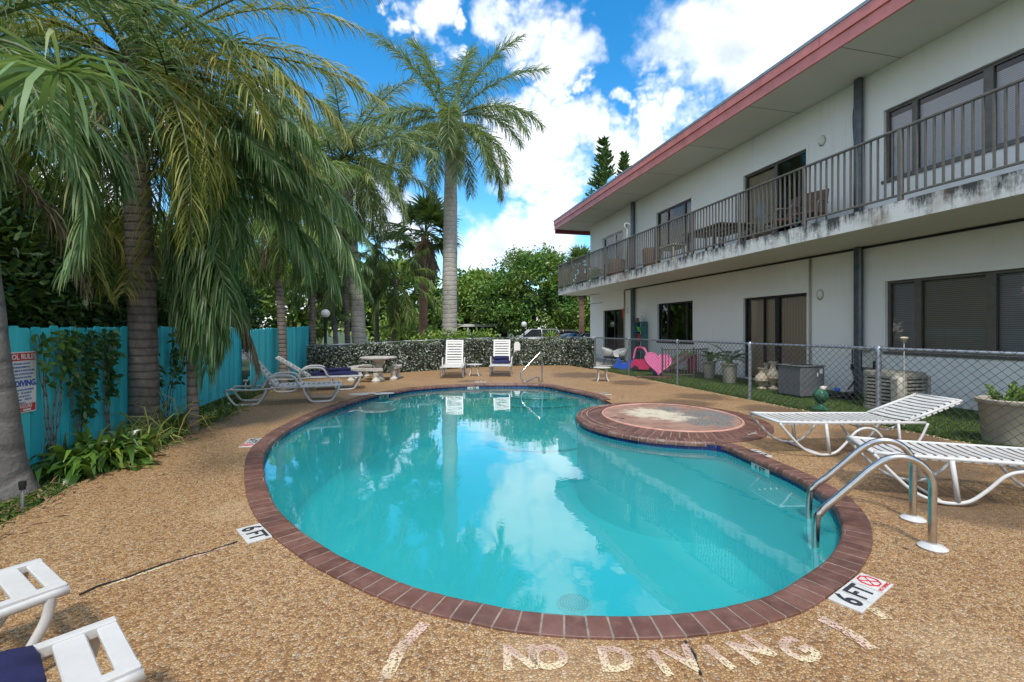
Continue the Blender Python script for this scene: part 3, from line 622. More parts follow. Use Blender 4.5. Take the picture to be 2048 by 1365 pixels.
for i, p in enumerate(smooth_pts(m2, 8)): vs += [(p.x-.01, p.y-.02-rr_.random()*.025, .0022), (p.x+.01, p.y+.02+rr_.random()*.025, .0022)]
m.add(vs, [(2*i, 2*i+2, 2*i+3, 2*i+1) for i in range(len(vs)//2-1)]); tag(m.build('crack_patch', MT['chalk']), 'band of faded pinkish mortar along the long deck crack on the left', 'mortar patch')
crack([(1372, 1283), (1388, 1310), (1400, 1340), (1398, 1364)], .012, 'short dark crack below the bottom of the coping', 3)
# skimmer lids
def lid(px, py, sx, sy, label, a=0):
    x, y = G(px, py); o = thing('skimmer_lid', label, 'lid', (x, y, .001), a); MB().lathe([(1, 0), (1, .01), (.93, .014), (.01, .014)], (0, 0, 0), 28, sx, sy).build('lid_plate', MT['tile_white'], o, 30); m = MB(); m.box((0, 0, .016), (sx*.4, .02, .006)); m.build('grip', MT['grey_box'], o)
lid(742, 788.5, .5, .17, 'long pale lid in the deck behind the left coping', R(15)); lid(1510, 870, .16, .16, 'mossy round lid under the foot of the strap lounger')
# ======================= THE MOTEL BUILDING (local axes: x = away from the pool, y = along the facade) =======================
bd = thing('motel_building', 'two storey white stucco motel block with red roof fascia and long balcony', 'building', (0, 0, 0), TH)
ZS0, ZS1, ZR = 3.207, 3.533, 6.856
T0, T1 = -5.0, 22.75
def tw(px): return t_at(px, DW)
LA, UA = (-1.2, 4.95), (-1.2, 4.95)
tA0 = tw(1771); ops = [  # (t0, t1, z0, z1, kind)
 (.2, tA0, .97, 2.41, 'lowA'), (tw(1614), tw(1487), .04, 2.33, 'lowB'), (tw(1386), tw(1315), .98, 2.42, 'lowC'), (tw(1249), tw(1207), .04, 2.36, 'lowD'),
 (.2, tw(1768), 4.5, 5.95, 'upA'), (tw(1613), tw(1487), ZS1+.03, 5.89, 'upB'), (tw(1383), tw(1313), 4.5, 5.96, 'upC'), (tw(1246), tw(1205), ZS1+.03, 5.92, 'upD')]
# wall with openings; front face at x=DW
zs = sorted({0., ZR}|{o[2] for o in ops}|{o[3] for o in ops}); ts = sorted({T0, T1}|{o[0] for o in ops}|{o[1] for o in ops})
m = MB(); TK = .2
def isop(t, z): return any(o[0] < t < o[1] and o[2] < z < o[3] for o in ops)
for i in range(len(ts)-1):
    for j in range(len(zs)-1):
        if not isop((ts[i]+ts[i+1])/2, (zs[j]+zs[j+1])/2):
            m.add([(DW, ts[i], zs[j]), (DW, ts[i+1], zs[j]), (DW, ts[i+1], zs[j+1]), (DW, ts[i], zs[j+1])], [(0, 3, 2, 1)])
for t0, t1, z0, z1, k in ops:
    a, b = DW, DW+TK
    m.add([(a, t0, z0), (b, t0, z0), (b, t0, z1), (a, t0, z1)], [(0, 1, 2, 3)]); m.add([(a, t1, z0), (b, t1, z0), (b, t1, z1), (a, t1, z1)], [(3, 2, 1, 0)])
    m.add([(a, t0, z1), (b, t0, z1), (b, t1, z1), (a, t1, z1)], [(0, 1, 2, 3)]); m.add([(a, t0, z0), (b, t0, z0), (b, t1, z0), (a, t1, z0)], [(3, 2, 1, 0)])
    m.bx(DW-.012, DW-.001, t0-.06, t0, z0, z1+.06); m.bx(DW-.012, DW-.001, t1, t1+.06, z0, z1+.06); m.bx(DW-.012, DW-.001, t0, t1, z1, z1+.06)
m.add([(DW, T1, 0), (DW+9, T1, 0), (DW+9, T1, ZR), (DW, T1, ZR)], [(0, 1, 2, 3)]); m.add([(DW, T0, 0), (DW+9, T0, 0), (DW+9, T0, ZR), (DW, T0, ZR)], [(3, 2, 1, 0)]); m.add([(DW+9, T0, 0), (DW+9, T1, 0), (DW+9, T1, ZR), (DW+9, T0, ZR)], [(0, 1, 2, 3)])
m.build('wall', MT['stucco'], bd)
# rooms behind the openings
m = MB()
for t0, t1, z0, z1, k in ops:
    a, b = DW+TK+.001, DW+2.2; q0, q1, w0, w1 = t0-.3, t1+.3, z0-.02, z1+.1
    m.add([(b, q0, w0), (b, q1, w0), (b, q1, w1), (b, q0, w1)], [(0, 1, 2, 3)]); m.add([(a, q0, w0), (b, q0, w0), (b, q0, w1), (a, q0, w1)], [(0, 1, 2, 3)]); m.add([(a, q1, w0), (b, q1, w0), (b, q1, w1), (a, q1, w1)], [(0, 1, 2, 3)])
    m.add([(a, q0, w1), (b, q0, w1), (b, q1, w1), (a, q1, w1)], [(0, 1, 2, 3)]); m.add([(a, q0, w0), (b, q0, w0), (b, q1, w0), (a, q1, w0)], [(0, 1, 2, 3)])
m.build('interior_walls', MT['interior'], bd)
def opening(name, o, mull, fr, gl, cover, covrange=None, label=None, sill=True):
    t0, t1, z0, z1, k = o; x = DW+.09; w = .05
    m = MB(); m.bx(x-.03, x+.03, t0, t1, z1-w, z1); m.bx(x-.03, x+.03, t0, t1, z0, z0+w); m.bx(x-.03, x+.03, t0, t0+w, z0+w, z1-w); m.bx(x-.03, x+.03, t1-w, t1, z0+w, z1-w)
    for q, ww in mull: m.bx(x-.034, x+.034, q-ww/2, q+ww/2, z0+w, z1-w)
    f = m.build(name, MT[fr], bd)
    if label: f['label'] = label
    g = MB(); g.add([(x+.005, t0+w, z0+w), (x+.005, t1-w, z0+w), (x+.005, t1-w, z1-w), (x+.005, t0+w, z1-w)], [(0, 3, 2, 1)]); g.build('pane', MT[gl], f)
    for c, a, b, zt in cover:
        g = MB(); xx = DW+.16; n = max(2, int((b-a)/.045)) if 'vertical' in c else 2
        P = [(xx+(.018 if i % 2 else 0)*('vertical' in c), a+(b-a)*i/n) for i in range(n+1)]
        g.add([(p[0], p[1], z0+.02) for p in P]+[(p[0], p[1], z1-zt) for p in P], [(i, n+1+i, n+2+i, i+1) for i in range(n)]); g.build('curtain' if 'vertical' in c else 'blind', MT[c], f)
    if sill: g = MB(); g.bx(DW-.03, DW+.06, t0-.04, t1+.04, z0-.06, z0-.002); g.build('sill', MT[fr], f)
    return f
O = {o[4]: o for o in ops}
a, b = O['lowA'][:2]; opening('window', O['lowA'], [(tw(1831), .12), (tw(1977), .14)], 'bronze', 'glass', [('blind_grey', tw(1831), b-.02, .04), ('blind_dark', tw(1977), tw(1831), .02), ('blind_grey', a, tw(1977), .03)], label='wide dark lower window with drawn blinds')
a, b = O['lowB'][:2]; opening('sliding_door', O['lowB'], [(tw(1550), .12), (tw(1524), .03)], 'black_metal', 'glass_clear', [('vertical_tan', a+.02, b-.1, .06)], label='dark sliding door with tan vertical blinds', sill=False)
a, b = O['lowC'][:2]; opening('window', O['lowC'], [(tw(1333), .05), (tw(1371), .1)], 'black_metal', 'glass', [], label='dark uncovered lower window')
a, b = O['lowD'][:2]; f = opening('sliding_door', O['lowD'], [(tw(1227), .08)], 'black_metal', 'glass', [('vertical_dark', a+.02, tw(1227), .06)], label='black sliding door at the far end', sill=False)
a, b = O['upA'][:2]; opening('window', O['upA'], [(tw(1825), .1), (tw(1972), .14)], 'bronze', 'glass_clear', [('blind_white', a, b-.02, .14)], label='wide upper window with white blinds')
a, b = O['upB'][:2]; opening('sliding_door', O['upB'], [(tw(1548), .1)], 'bronze', 'glass', [('vertical_tan', tw(1548), b-.05, .06)], label='upper sliding door with half open curtains', sill=False)
a, b = O['upC'][:2]; opening('window', O['upC'], [(tw(1333), .05), (tw(1366), .07)], 'bronze', 'glass', [('blind_dark', a, tw(1366), .02)])
a, b = O['upD'][:2]; opening('sliding_door', O['upD'], [(tw(1228), .07)], 'sign_white', 'glass', [], label='upper sliding door in a white frame', sill=False)
# balcony slab, railing
m = MB(); m.bx(DS, DW, T0, T1, ZS0, ZS1); sl = m.build('balcony_slab', [MT['slab_edge'], MT['soffit']], bd)
for p in sl.data.polygons: p.material_index = 1 if p.normal.z < -.5 else 0
m = MB(); m.bx(DW-.035, DW-.004, T0, tw(1250), ZS0-.05, ZS0-.006); m.build('conduit', MT['black_metal'], bd)
rl = MB(); XR = DS+.03; RT = 4.746; RB = ZS1+.1
rl.rbox((XR, (T0+T1)/2, RT-.02), (.06, T1-T0, .04), .008); rl.rbox((XR, (T0+T1)/2, RB), (.04, T1-T0, .035), .006)
rl.rbox(((XR+DW)/2, T1-.03, RT-.02), (DW-XR, .06, .04), .008); rl.rbox(((XR+DW)/2, T1-.03, RB), (DW-XR, .04, .035), .006)
rail = rl.build('balcony_railing', MT['rail_paint'], bd)
posts = [T1-.03-1.865*i for i in range(15)]
pm = MB(); pm.rbox((0, 0, (RT-.04+ZS1)/2), (.07, .065, RT-.04-ZS1), .006); pm = pm.build('post', MT['rail_paint'], rail); pm.location = (XR, posts[0], 0)
for t in posts[1:]: c = pm.copy(); C.objects.link(c); c.location = (XR, t, 0); c.parent = rail
bal = []; 
for i in range(len(posts)-1):
    for k in range(1, 15): bal.append(posts[i]-1.865*k/15)
bal = [t for t in bal if t > -3]; vis = sorted([t for t in bal if t > 4.2])[:100]; rest_b = [t for t in bal if t not in vis]
bm0 = MB(); bm0.box((0, 0, (RT-.04+RB)/2), (.028, .026, RT-.04-RB)); b0 = bm0.build('baluster', MT['rail_paint'], rail); b0.location = (XR, vis[0], 0)
for t in vis[1:]: c = b0.copy(); C.objects.link(c); c.location = (XR, t, 0); c.parent = rail
bb = MB()
for t in rest_b: bb.box((XR, t, (RT-.04+RB)/2), (.028, .026, RT-.04-RB))
for k in range(1, 14): bb.box((XR+(DW-XR)*k/14, T1-.03, (RT-.04+RB)/2), (.026, .028, RT-.04-RB))
bb.build('far_balusters', MT['rail_paint'], rail)['kind'] = 'stuff'
# steel columns
def column(px, z0, z1, w=.17, lab=None):
    t = tw(px); m = MB(); m.rbox((DW-.1, t, (z0+z1)/2), (.12, w, z1-z0), .03); o = m.build('column', MT['column_steel'], bd, 30)
column(1724, 0, ZS0-.004); column(1269.5, 0, ZS0-.004, .2); column(1724, ZS1+.003, ZR-.004); column(1269.5, ZS1+.003, ZR-.004, .2)
m = MB(); t = tw(1622); m.tube([(DW-.03, t, .02), (DW-.03, t, 3.14)], .028, 8); t2 = tw(1250); m.tube([(DW-.03, t2, .02), (DW-.03, t2, 3.14)], .03, 8); m.build('drain_pipe', MT['pipe_tan'], bd, True)
m = MB(); t = tw(1714); m.tube(smooth_pts([(DW-.03, t, 6.5), (DW-.03, t+.07, 6.1), (DW-.03, t+.03, 5.2), (DW-.03, t+.05, 4.4), (DW-.03, t+.02, 3.6)], 5), .009, 5); m.build('cable', MT['black'], bd)
# roof, soffit and fascia
TE = t_at(1108.8, DR); m = MB(); m.bx(DR+.04, DW+9.6, T0-1, TE-.04, ZR+.004, ZR+.12); m.build('soffit', MT['soffit'], bd)
for t in np.arange(T0, TE-1, 2.44): m = MB(); m.bx(DR+.05, DW-.002, t, t+.006, ZR-.001, ZR+.003); m.build('soffit_seam', MT['black_metal'], bd)
rf = MB(); rf.bx(DR+.05, DW+9.5, T0-1, TE-.05, ZR+.13, ZR+.5); roof = rf.build('roof', MT['roof_edge'], bd)
m = MB(); L0, L1 = T0-1, TE
m.rbox((DR+.02, (L0+L1)/2, ZR+.11), (.05, L1-L0, .24), .004); m.rbox((DR-.012, (L0+L1)/2, ZR+.33), (.06, L1-L0, .2), .004)
m.rbox(((DR+DW+9.5)/2, TE-.012, ZR+.11), (DW+9.5-DR, .05, .24), .004); m.rbox(((DR+DW+9.5)/2, TE+.02, ZR+.33), (DW+9.5-DR, .06, .2), .004)
m.build('fascia', MT['fascia'], roof)
m = MB(); m.rbox(((DR+DW+2)/2, TE-.09, ZR-.06), (DW+2-DR-.02, .08, .3), .004); m.build('end_beam', MT['fascia_dark'], roof)
m = MB(); m.rbox((DR-.01, (L0+L1)/2, ZR+.47), (.09, L1-L0+.06, .075), .006); m.rbox(((DR+DW+9.5)/2, TE+.02, ZR+.47), (DW+9.5-DR, .09, .075), .006); m.build('drip_edge', MT['roof_edge'], roof)
for t in np.arange(1.5, TE-1, 3.05): m = MB(); m.bx(DR-.0435, DR-.0415, t, t+.008, ZR+.24, ZR+.42); m.build('fascia_seam', MT['fascia_dark'], roof)
# wall lights
def sconce(px, py, lit=False):
    t = tw(px); z = F/CT*DW/(px-797); h = H+(HY-py)/F*z
    m = MB(); m.lathe([(.001, .03), (.05, .03), (.075, .0), (.08, -.03)], (0, 0, 0), 18, 1, 1.45); f = [(x, y, z_) for x, y, z_ in m.v]
    m.v = [(-z_-.03, x, y) for x, y, z_ in f]; o = m.build('wall_light', MT['globe'] if lit else MT['soffit'], bd, True); o.location = (DW-.005, t, h)
    b = MB(); b.lathe([(.001, .0), (.095, 0), (.095, -.012), (.001, -.012)], (0, 0, 0), 18, 1, 1.35); b.v = [(-z_-.014, x, y) for x, y, z_ in b.v]; b.build('back_plate', MT['pipe_tan'], o, True)
sconce(1645, 282); sconce(1641, 590); sconce(1254.5, 622, True); sconce(1252.5, 455)
def wallpt(px, py, off=0):
    D = DW-off; z = F/CT*D/(px-797); return (D, t_at(px, D), H+(HY-py)/F*z)
# electrical box, meter, pipes
m = MB(); p = wallpt(1735, 717, .12); m.rbox((DW-.07, p[1], p[2]), (.13, .22, .4), .01); e = m.build('electrical_box', MT['grey_box'], bd); m = MB(); m.rbox((DW-.15, p[1], p[2]+.19), (.19, .25, .025), .006); m.build('lid', MT['grey_box'], e)
m = MB(); p = wallpt(1751, 728, .1); m.rbox((DW-.06, p[1], p[2]-.05), (.12, .12, .2), .02); m.build('switch_box', MT['black_metal'], bd)
m = MB(); p = wallpt(1700, 735, .1); m.rbox((DW-.04, p[1], p[2]), (.06, .05, .14), .01); m.tube([(DW-.04, p[1], p[2]+.05), (DW-.04, p[1], p[2]+.4)], .012, 6); m.tube(smooth_pts([(DW-.04, p[1], p[2]-.05), (DW-.05, p[1]-.02, .5), (DW-.1, p[1]-.1, .3), (DW-.5, p[1]-.3, .15)], 5), .018, 6); m.build('cable_run', MT['black_metal'], bd)
# brick step at the end of the turf
# ---------- chain-link fence on the right ----------
cf = thing('chain_link_fence', 'galvanised chain link fence between the pool deck and the artificial turf', 'fence', (0, 0, 0), TH)
FHt = 1.13; FT0, FT1 = -3.5, t_at(1189, DF)
m = MB(); m.tube([(DF, FT0, FHt), (DF, FT1, FHt)], .021, 10); m.build('top_rail', MT['galv'], cf, True)
pt = [t_at(x, DF) for x in (1190, 1258, 1355, 1500, 1757)]; stp = pt[3]-pt[4]; pt += [pt[-1]-stp*k for k in (1, 2)]
for i, t in enumerate(pt):
    r = .034 if i in (0, 3, 4) else .027
    m = MB(); m.tube([(DF, t, -.02), (DF, t, FHt+.0)], r, 12); m.lathe([(r+.008, FHt-.05), (r+.008, FHt+.01), (r*.6, FHt+.035), (.004, FHt+.045)], (DF, t, 0), 12); m.build('post', MT['galv'], cf, 40)
def linkmesh(y0, y1, z0, z1, w, h, x, r=.0028):
    m = MB(); s = h/w; Lz = z1-z0; k0 = int(math.floor((y0-Lz/s)/w)); k1 = int(math.ceil(y1/w))
    for k in range(k0, k1+1):
        for sg in (1, -1):
            a, b = (k*w, z0), (k*w+Lz/s, z1)
            if sg < 0: a, b = (k*w, z1), (k*w+Lz/s, z0)
            ya, yb = max(a[0], y0), min(b[0], y1)
            if yb-ya < .01: continue
            f = lambda y: a[1]+(b[1]-a[1])*(y-a[0])/(b[0]-a[0])
            xo = x+.003*sg; m.tube([(xo, ya, f(ya)), (xo, yb, f(yb))], r, 4, cap=False)
    return m
linkmesh(FT0, FT1, .03, FHt+.035, .118, .106, DF-.028, .0031).build('wire_mesh', MT['galv_wire'], cf)
# ======================= VEGETATION =======================
rng = np.random.default_rng(11)
class Leaves:
    """collects strips: arrays of vertices and quads"""
    def __init__(s): s.V = []; s.Fc = []; s.M = []; s.n = 0
    def add(s, V, Fq, mi=0):
        s.V.append(V); s.Fc.append(Fq+s.n); s.M.append(np.full(len(Fq), mi)); s.n += len(V)
    def build(s, name, mats, parent, kind=None):
        if not s.V: return None
        o = npmesh(name, np.concatenate(s.V), np.concatenate(s.Fc), mats, parent, np.concatenate(s.M) if isinstance(mats, (list, tuple)) else None)
        if kind: o['kind'] = kind
        return o
def nrm(a): return a/np.maximum(1e-9, np.linalg.norm(a, axis=-1, keepdims=True))
def strips(base, d0, length, width, hang, nseg=3, side=None, curl=None, rng=rng):
    """m blades: base (m,3), dir (m,3), length (m,), width (m,), hang (m,) -> V, F"""
    m = len(base); P = base.copy(); d = nrm(d0); L_ = length[:, None]/nseg; out = []
    w0 = nrm(np.cross(d, side if side is not None else rng.normal(size=(m, 3))))
    prof = {1: [1, .1], 2: [.7, 1, .08], 3: [.55, 1, .8, .06], 4: [.5, .95, 1, .7, .05]}[nseg]
    g = np.array([0, 0, -1.])
    for k in range(nseg+1):
        w = w0*(width*prof[k]*.5)[:, None]; out.append(P-w); out.append(P+w)
        d = nrm(d+g*(hang*(.35+k*.75))[:, None]); P = P+d*L_
    V = np.stack(out, 1).reshape(-1, 3); n = 2*(nseg+1); b = (np.arange(m)*n)[:, None, None]
    q = np.array([[2*k, 2*k+1, 2*k+3, 2*k+2] for k in range(nseg)])[None]; return V, (b+q).reshape(-1, 4)
def rach_tube(P, r0, r1):
    n = len(P); T = nrm(np.gradient(P, axis=0)); s = nrm(np.cross(T, [0.01, 0.02, 1])); u = np.cross(s, T); r = np.linspace(r0, r1, n)[:, None]
    V = np.stack([P+s*r, P+u*r*.7, P-s*r, P-u*r], 1).reshape(-1, 3); q = []
    for i in range(n-1):
        for k in range(4): q.append((i*4+k, i*4+(k+1) % 4, (i+1)*4+(k+1) % 4, (i+1)*4+k))
    return V, np.array(q)
def frond(lv, base, az, el, Lf, bend, nl=48, ll=.5, lw=.03, hang=.5, plum=.25, petiole=.14, mi=0, rmi=1, rr=.03, rng=rng, twist=0, nseg=3, az2=0, endlen=.45, spread=1.0):
    nl = int(nl*1.4); lw = lw*.74; n = 16; s = np.linspace(0, 1, n); e = el-bend*s**1.25; a = az+az2*s
    dirs = np.stack([np.cos(e)*np.cos(a), np.cos(e)*np.sin(a), np.sin(e)], 1); P = np.array(base)+np.concatenate([[[0, 0, 0]], np.cumsum(dirs[:-1]*Lf/(n-1), 0)])
    V, q = rach_tube(P, rr, rr*.18); lv.add(V, q, rmi)
    t = np.linspace(petiole, 1, nl); t = np.clip(t+rng.uniform(-.3, .3, nl)/nl, 0, 1)
    bp = np.stack([np.interp(t, s, P[:, i]) for i in range(3)], 1); T = nrm(np.stack([np.interp(t, s, dirs[:, i]) for i in range(3)], 1))
    side = nrm(np.cross(T, np.array([0, 0, 1.])+1e-3)); up = nrm(np.cross(side, T))
    if twist: c, s_ = math.cos(twist), math.sin(twist); side, up = side*c+up*s_, up*c-side*s_
    for sg in (-1, 1):
        al = (R(68)-R(38)*t+rng.normal(0, .1, nl))*spread; lift = rng.normal(.1, plum, nl)
        d = T*np.cos(al)[:, None]+(side*sg+up*lift[:, None])*np.sin(al)[:, None]
        ln = ll*(np.interp(t, [0, petiole+.08, .5, .85, 1], [.45, .75, 1, .8, endlen]))*rng.uniform(.82, 1.1, nl); wd = lw*rng.uniform(.75, 1.2, nl)*np.interp(t, [0, .5, 1], [.8, 1, .6])
        hg = np.maximum(.0, hang*rng.uniform(.6, 1.4, nl)); V, q = strips(bp, d, ln, wd, hg, nseg, side=T+rng.normal(0, .35, (nl, 3)), rng=rng); lv.add(V, q, mi)
    return P
def trunk_mesh(pts, radii, mat, parent, n=14, name='trunk', rings=0, seed=0):
    P = smooth_pts(pts, 8); k = len(P); rr = np.interp(np.linspace(0, 1, k), np.linspace(0, 1, len(radii)), radii); r2 = random.Random(seed)
    m = MB(); m.tube(P, [float(x)*(1+r2.uniform(-.03, .03)) for x in rr], n); return m.build(name, mat, parent, True)
def palm(name, label, base, top, r, nf, leaf, bark, elr=(80, -55), Lf=3., bend=1.2, kw={}, seed=1, group=None, dead=0, crownshaft=None, flare=1.5, lean=0, spear=True, azs=None, hangers=0, fl=None, extra=None, cat='palm tree'):
    g = np.random.default_rng(seed); o = thing(name, label, cat, (base[0], base[1], 0), 0, group)
    tx, ty, tz = top[0]-base[0], top[1]-base[1], top[2]
    zc = tz-(crownshaft or 0)
    trunk_mesh([(0, 0, -.1), (tx*.02, ty*.02, .25), (tx*.15+lean*.3, ty*.15, zc*.3), (tx*.5+lean, ty*.5, zc*.6), (tx*.96, ty*.96, zc)], [r*flare, r*(1+(flare-1)*.35), r*1.02, r*.98, r*.8], MT[bark], o, 16, seed=seed)
    if crownshaft: m = MB(); m.tube([(tx*.96, ty*.96, zc-.02), (tx*.97, ty*.97, zc+crownshaft*.3), (tx, ty, tz+.1)], [r*.85, r*.8, r*.35], 14); m.build('crownshaft', MT['crownshaft'], o, True)
    lv = Leaves(); ga = 2.39996
    for i in range(nf):
        f = (i+.5)/nf; az = (i*ga+g.normal(0, .12)) if azs is None else azs[i]; el = R(elr[0]+(elr[1]-elr[0])*f**.85)+g.normal(0, .06); rad = r*.55
        b = (tx+rad*math.cos(az)*f, ty+rad*math.sin(az)*f, tz-.35*f); k = dict(hang=.35, nl=50, ll=.5, lw=.028); k.update(kw)
        k['hang'] = k['hang']*g.uniform(.85, 1.2); Lk = Lf*g.uniform(.88, 1.08)*(.8 if f < .12 else 1)
        frond(lv, b, az, el, Lk, bend*(.55+.75*f)*g.uniform(.85, 1.15), mi=0, rmi=1, rng=g, az2=g.normal(0, .15), **k)
    for az, el, bd, Lk in (fl or []):
        k = dict(hang=.35, nl=50, ll=.5, lw=.028); k.update(kw); a_ = R(az+g.uniform(-4, 4)); frond(lv, (tx+r*.5*math.cos(a_), ty+r*.5*math.sin(a_), tz-.25-.004*max(0, 30-el)), a_, R(el), Lk*(1.08 if el > 45 else .9), bd, mi=0, rmi=1, rng=g, az2=g.normal(0, .12), **k)
    for i in range(dead):
        az = g.uniform(0, 2*PI); frond(lv, (tx+r*.6*math.cos(az), ty+r*.6*math.sin(az), tz-.5-g.uniform(0, .4)), az, R(g.uniform(-60, -35)), Lf*g.uniform(.45, .75), .8, nl=30, ll=kw.get('ll', .5)*.7, lw=.02, hang=.6, mi=2, rmi=2, rng=g)
    if extra: extra(lv, g, (tx, ty, tz))
    lv.build('crown', [MT[leaf], MT['rachis'], MT['dead_leaf'], MT['bright_frond'], MT['spathe']], o)
    return o
def P3(px, py, z): return ((px-1024)/F*z, z, H+(HY-py)/F*z)     # a point at camera depth z
def inflor(o, p, mat, n=60, L=.7, seed=3):
    g = np.random.default_rng(seed); lv = Leaves(); b = np.tile(np.array(p, float), (n, 1))+g.normal(0, .04, (n, 3)); d = g.normal(0, .35, (n, 3))+np.array([0, 0, -.6]); V, q = strips(b, d, L*g.uniform(.5, 1, n), np.full(n, .025), np.full(n, .4), 3, rng=g); lv.add(V, q)
    return lv.build('flower_stalk', MT[mat], o)
# --- the big royal palm in the middle
b = (-2.73, 20.3); tp = P3(902, 222, 20.3)
RK = dict(ll=.95, lw=.052, nl=125, hang=.32, plum=.7, spread=1.12, rr=.045, endlen=.5)
PAz = [R(a) for a in (100, 60, 125, 35, 150, 10, 172, -8, 195, -28, 215, -62, 240, -90, -115, 265, 305)]
pc = palm('royal_palm', 'tall royal palm with a pale trunk standing alone behind the fence in the middle', b, tp, .32, 0, 'royal_leaf', 'royal_bark', (74, -34), 4.1, 1.25, RK, seed=5, crownshaft=1.9, flare=1.15, dead=1, fl=[(176,60,.5,4.8),(160,74,.5,4.2),(12,66,.55,4.8),(2,48,.85,4.3),(60,78,.4,3.8),(-2,26,1.35,4.6),(-22,18,1.6,4.4),(30,28,1.5,4.3),(182,22,1.45,4.5),(204,12,1.7,4.3),(155,18,1.5,4.3),(196,-18,1.25,4.4),(222,-28,1.15,4.3),(168,-28,1.1,4.3),(-14,-20,1.25,4.5),(-38,-26,1.15,4.4),(12,-30,1.1,4.4),(-88,2,1.9,4.2),(-104,-34,1.0,4.2),(-72,-38,.95,4.2),(92,10,1.4,4.2),(70,-20,1.2,4),(115,-25,1.1,4)])
inflor(pc, (tp[0]-b[0]+.15, tp[1]-b[1]-.45, tp[2]-1.9), 'bougain', 110, 1.0)
# --- royal palm left of it
b = (-5.62, 17.2); tp = P3(690, 310, 17.2)
pl = palm('royal_palm', 'royal palm with thick pale trunk behind the left end of the ivy fence', b, tp, .25, 36, 'royal_leaf', 'royal_bark', (80, -62), 3.6, 1.3, dict(ll=.8, lw=.046, nl=100, hang=.45, plum=.6, rr=.04, spread=1.1), seed=8, crownshaft=1.3, flare=1.2)
inflor(pl, (tp[0]-b[0]-.1, tp[1]-b[1]-.4, tp[2]-1.5), 'bougain', 120, .9, 5)
palm('slender_palm', 'slender palm trunk right beside the thick left royal palm', (-5.95, 16.9), P3(672, 335, 16.9), .09, 13, 'queen_leaf', 'queen_bark', (70, -60), 2.6, 1.4, dict(ll=.6, lw=.034, nl=50, hang=.5), seed=9)
# --- queen palm over the blue fence, trunk between the sign and the hanging fronds
qb = (-4.98, 6.3); qt = P3(262, 95, 6.3)
def qextra(lv, g, tp):
    def fr(az, el, L_, bd, mi, **k):
        kk = dict(nl=62, ll=.62, lw=.03, hang=.55, plum=.3, rr=.03); kk.update(k); frond(lv, (tp[0]+.1*math.cos(az), tp[1]+.1*math.sin(az), tp[2]-.25), az, el, L_, bd, mi=mi, rmi=1, rng=g, **kk)
    fr(R(-2), R(42), 3.5, 1.1, 0); fr(R(14), R(22), 3.3, 1.0, 0); fr(R(-22), R(8), 3.4, 1.2, 0); fr(R(30), R(55), 3.5, 1.2, 0); fr(R(-40), R(40), 3.3, 1.3, 0)
    fr(R(8), R(-12), 3.2, 1.0, 0, nl=60); fr(R(-8), R(60), 3.4, 1.4, 0); fr(R(-70), R(20), 2.6, 1.2, 0)
    for k in range(12): fr(R(g.uniform(-60, 60)), R(g.uniform(-35, 25)), g.uniform(2.4, 3.3), 1.5, 0, hang=.8, nl=80, lw=.024)
    for k in range(7): fr(R(g.uniform(120, 260)), R(g.uniform(-35, 25)), g.uniform(2.2, 3.0), 1.4, 0, hang=.8, nl=80, lw=.024)
    fr(R(150), R(15), 3.0, 1.3, 0); fr(R(190), R(40), 3.0, 1.3, 0); fr(R(-120), R(35), 2.6, 1.2, 0)
palm('queen_palm', 'queen palm leaning over the turquoise fence between the rules sign and the hanging fronds', qb, qt, .16, 28, 'olive_leaf', 'queen_bark', (80, -62), 3.3, 1.35, dict(ll=.62, lw=.024, nl=88, hang=.5, plum=.34, rr=.03), seed=21, dead=6, extra=qextra, flare=1.3)
# --- the bright hanging fronds in front of it: a young palm rooted in the bed
def lowextra(lv, g, tp):
    def fr(b, az, el, L_, bd, mi=3, **k):
        kk = dict(nl=66, ll=.8, lw=.034, hang=.5, plum=.22, rr=.022, endlen=.6); kk.update(k); frond(lv, b, az, el, L_, bd, mi=mi, rmi=1, rng=g, **kk)
    bx_, by_, bz = tp
    # the long arching frond whose tips brush the deck
    fr((bx_+.1, by_-.1, bz), R(-4), R(8), 2.35, 1.0, nl=76, ll=.78, hang=.42)
    fr((bx_+.1, by_-.2, bz-.1), R(-18), R(-2), 1.9, .8, nl=66, ll=.74, hang=.4)
    fr((bx_+.1, by_+.1, bz-.5), R(6), R(-14), 2.3, 1.15, nl=70, ll=.72, hang=.7)
    fr((bx_+.1, by_+.1, bz-.8), R(14), R(-5), 2.5, 1.2, nl=66, ll=.7, hang=.6)
    fr((bx_, by_, bz-1.0), R(-20), R(-42), 1.9, .6, nl=80, ll=.7, hang=.8)
    fr((bx_, by_, bz-1.35), R(-10), R(-52), 1.7, .5, nl=84, ll=.62, hang=.9)
    fr((bx_, by_-.05, bz-1.5), R(-30), R(-55), 1.6, .5, nl=80, ll=.6, hang=.9)
    fr((bx_, by_+.2, bz-1.2), R(20), R(-50), 1.6, .5, nl=70, ll=.6, hang=.9)
    fr((bx_+.05, by_+.2, bz-1.7), R(30), R(-50), 1.8, .5, nl=60, ll=.6, hang=.9, mi=2)
    for k in range(7):                                               # curtain of old hanging fronds down to the deck edge
        fr((bx_-.05+.07*k, by_-.25+.1*(k % 3), bz-1.15-.1*k), R(g.uniform(-50, 20)), R(-52-g.uniform(0, 22)), 1.35+.2*(k % 3), .55, nl=72, ll=.62, hang=1.3, lw=.028, mi=3 if k % 3 else 0)
    for k in range(6):
        fr((bx_+.2, by_+.1, bz-.2-.1*k), R(g.uniform(-25, 45)), R(g.uniform(0, 40)), g.uniform(2.2, 2.9), 1.5, nl=76, ll=.72, hang=.8, mi=0 if k % 2 else 3)
nb = (-4.42, 6.45); nt_ = P3(352, 255, 6.45)
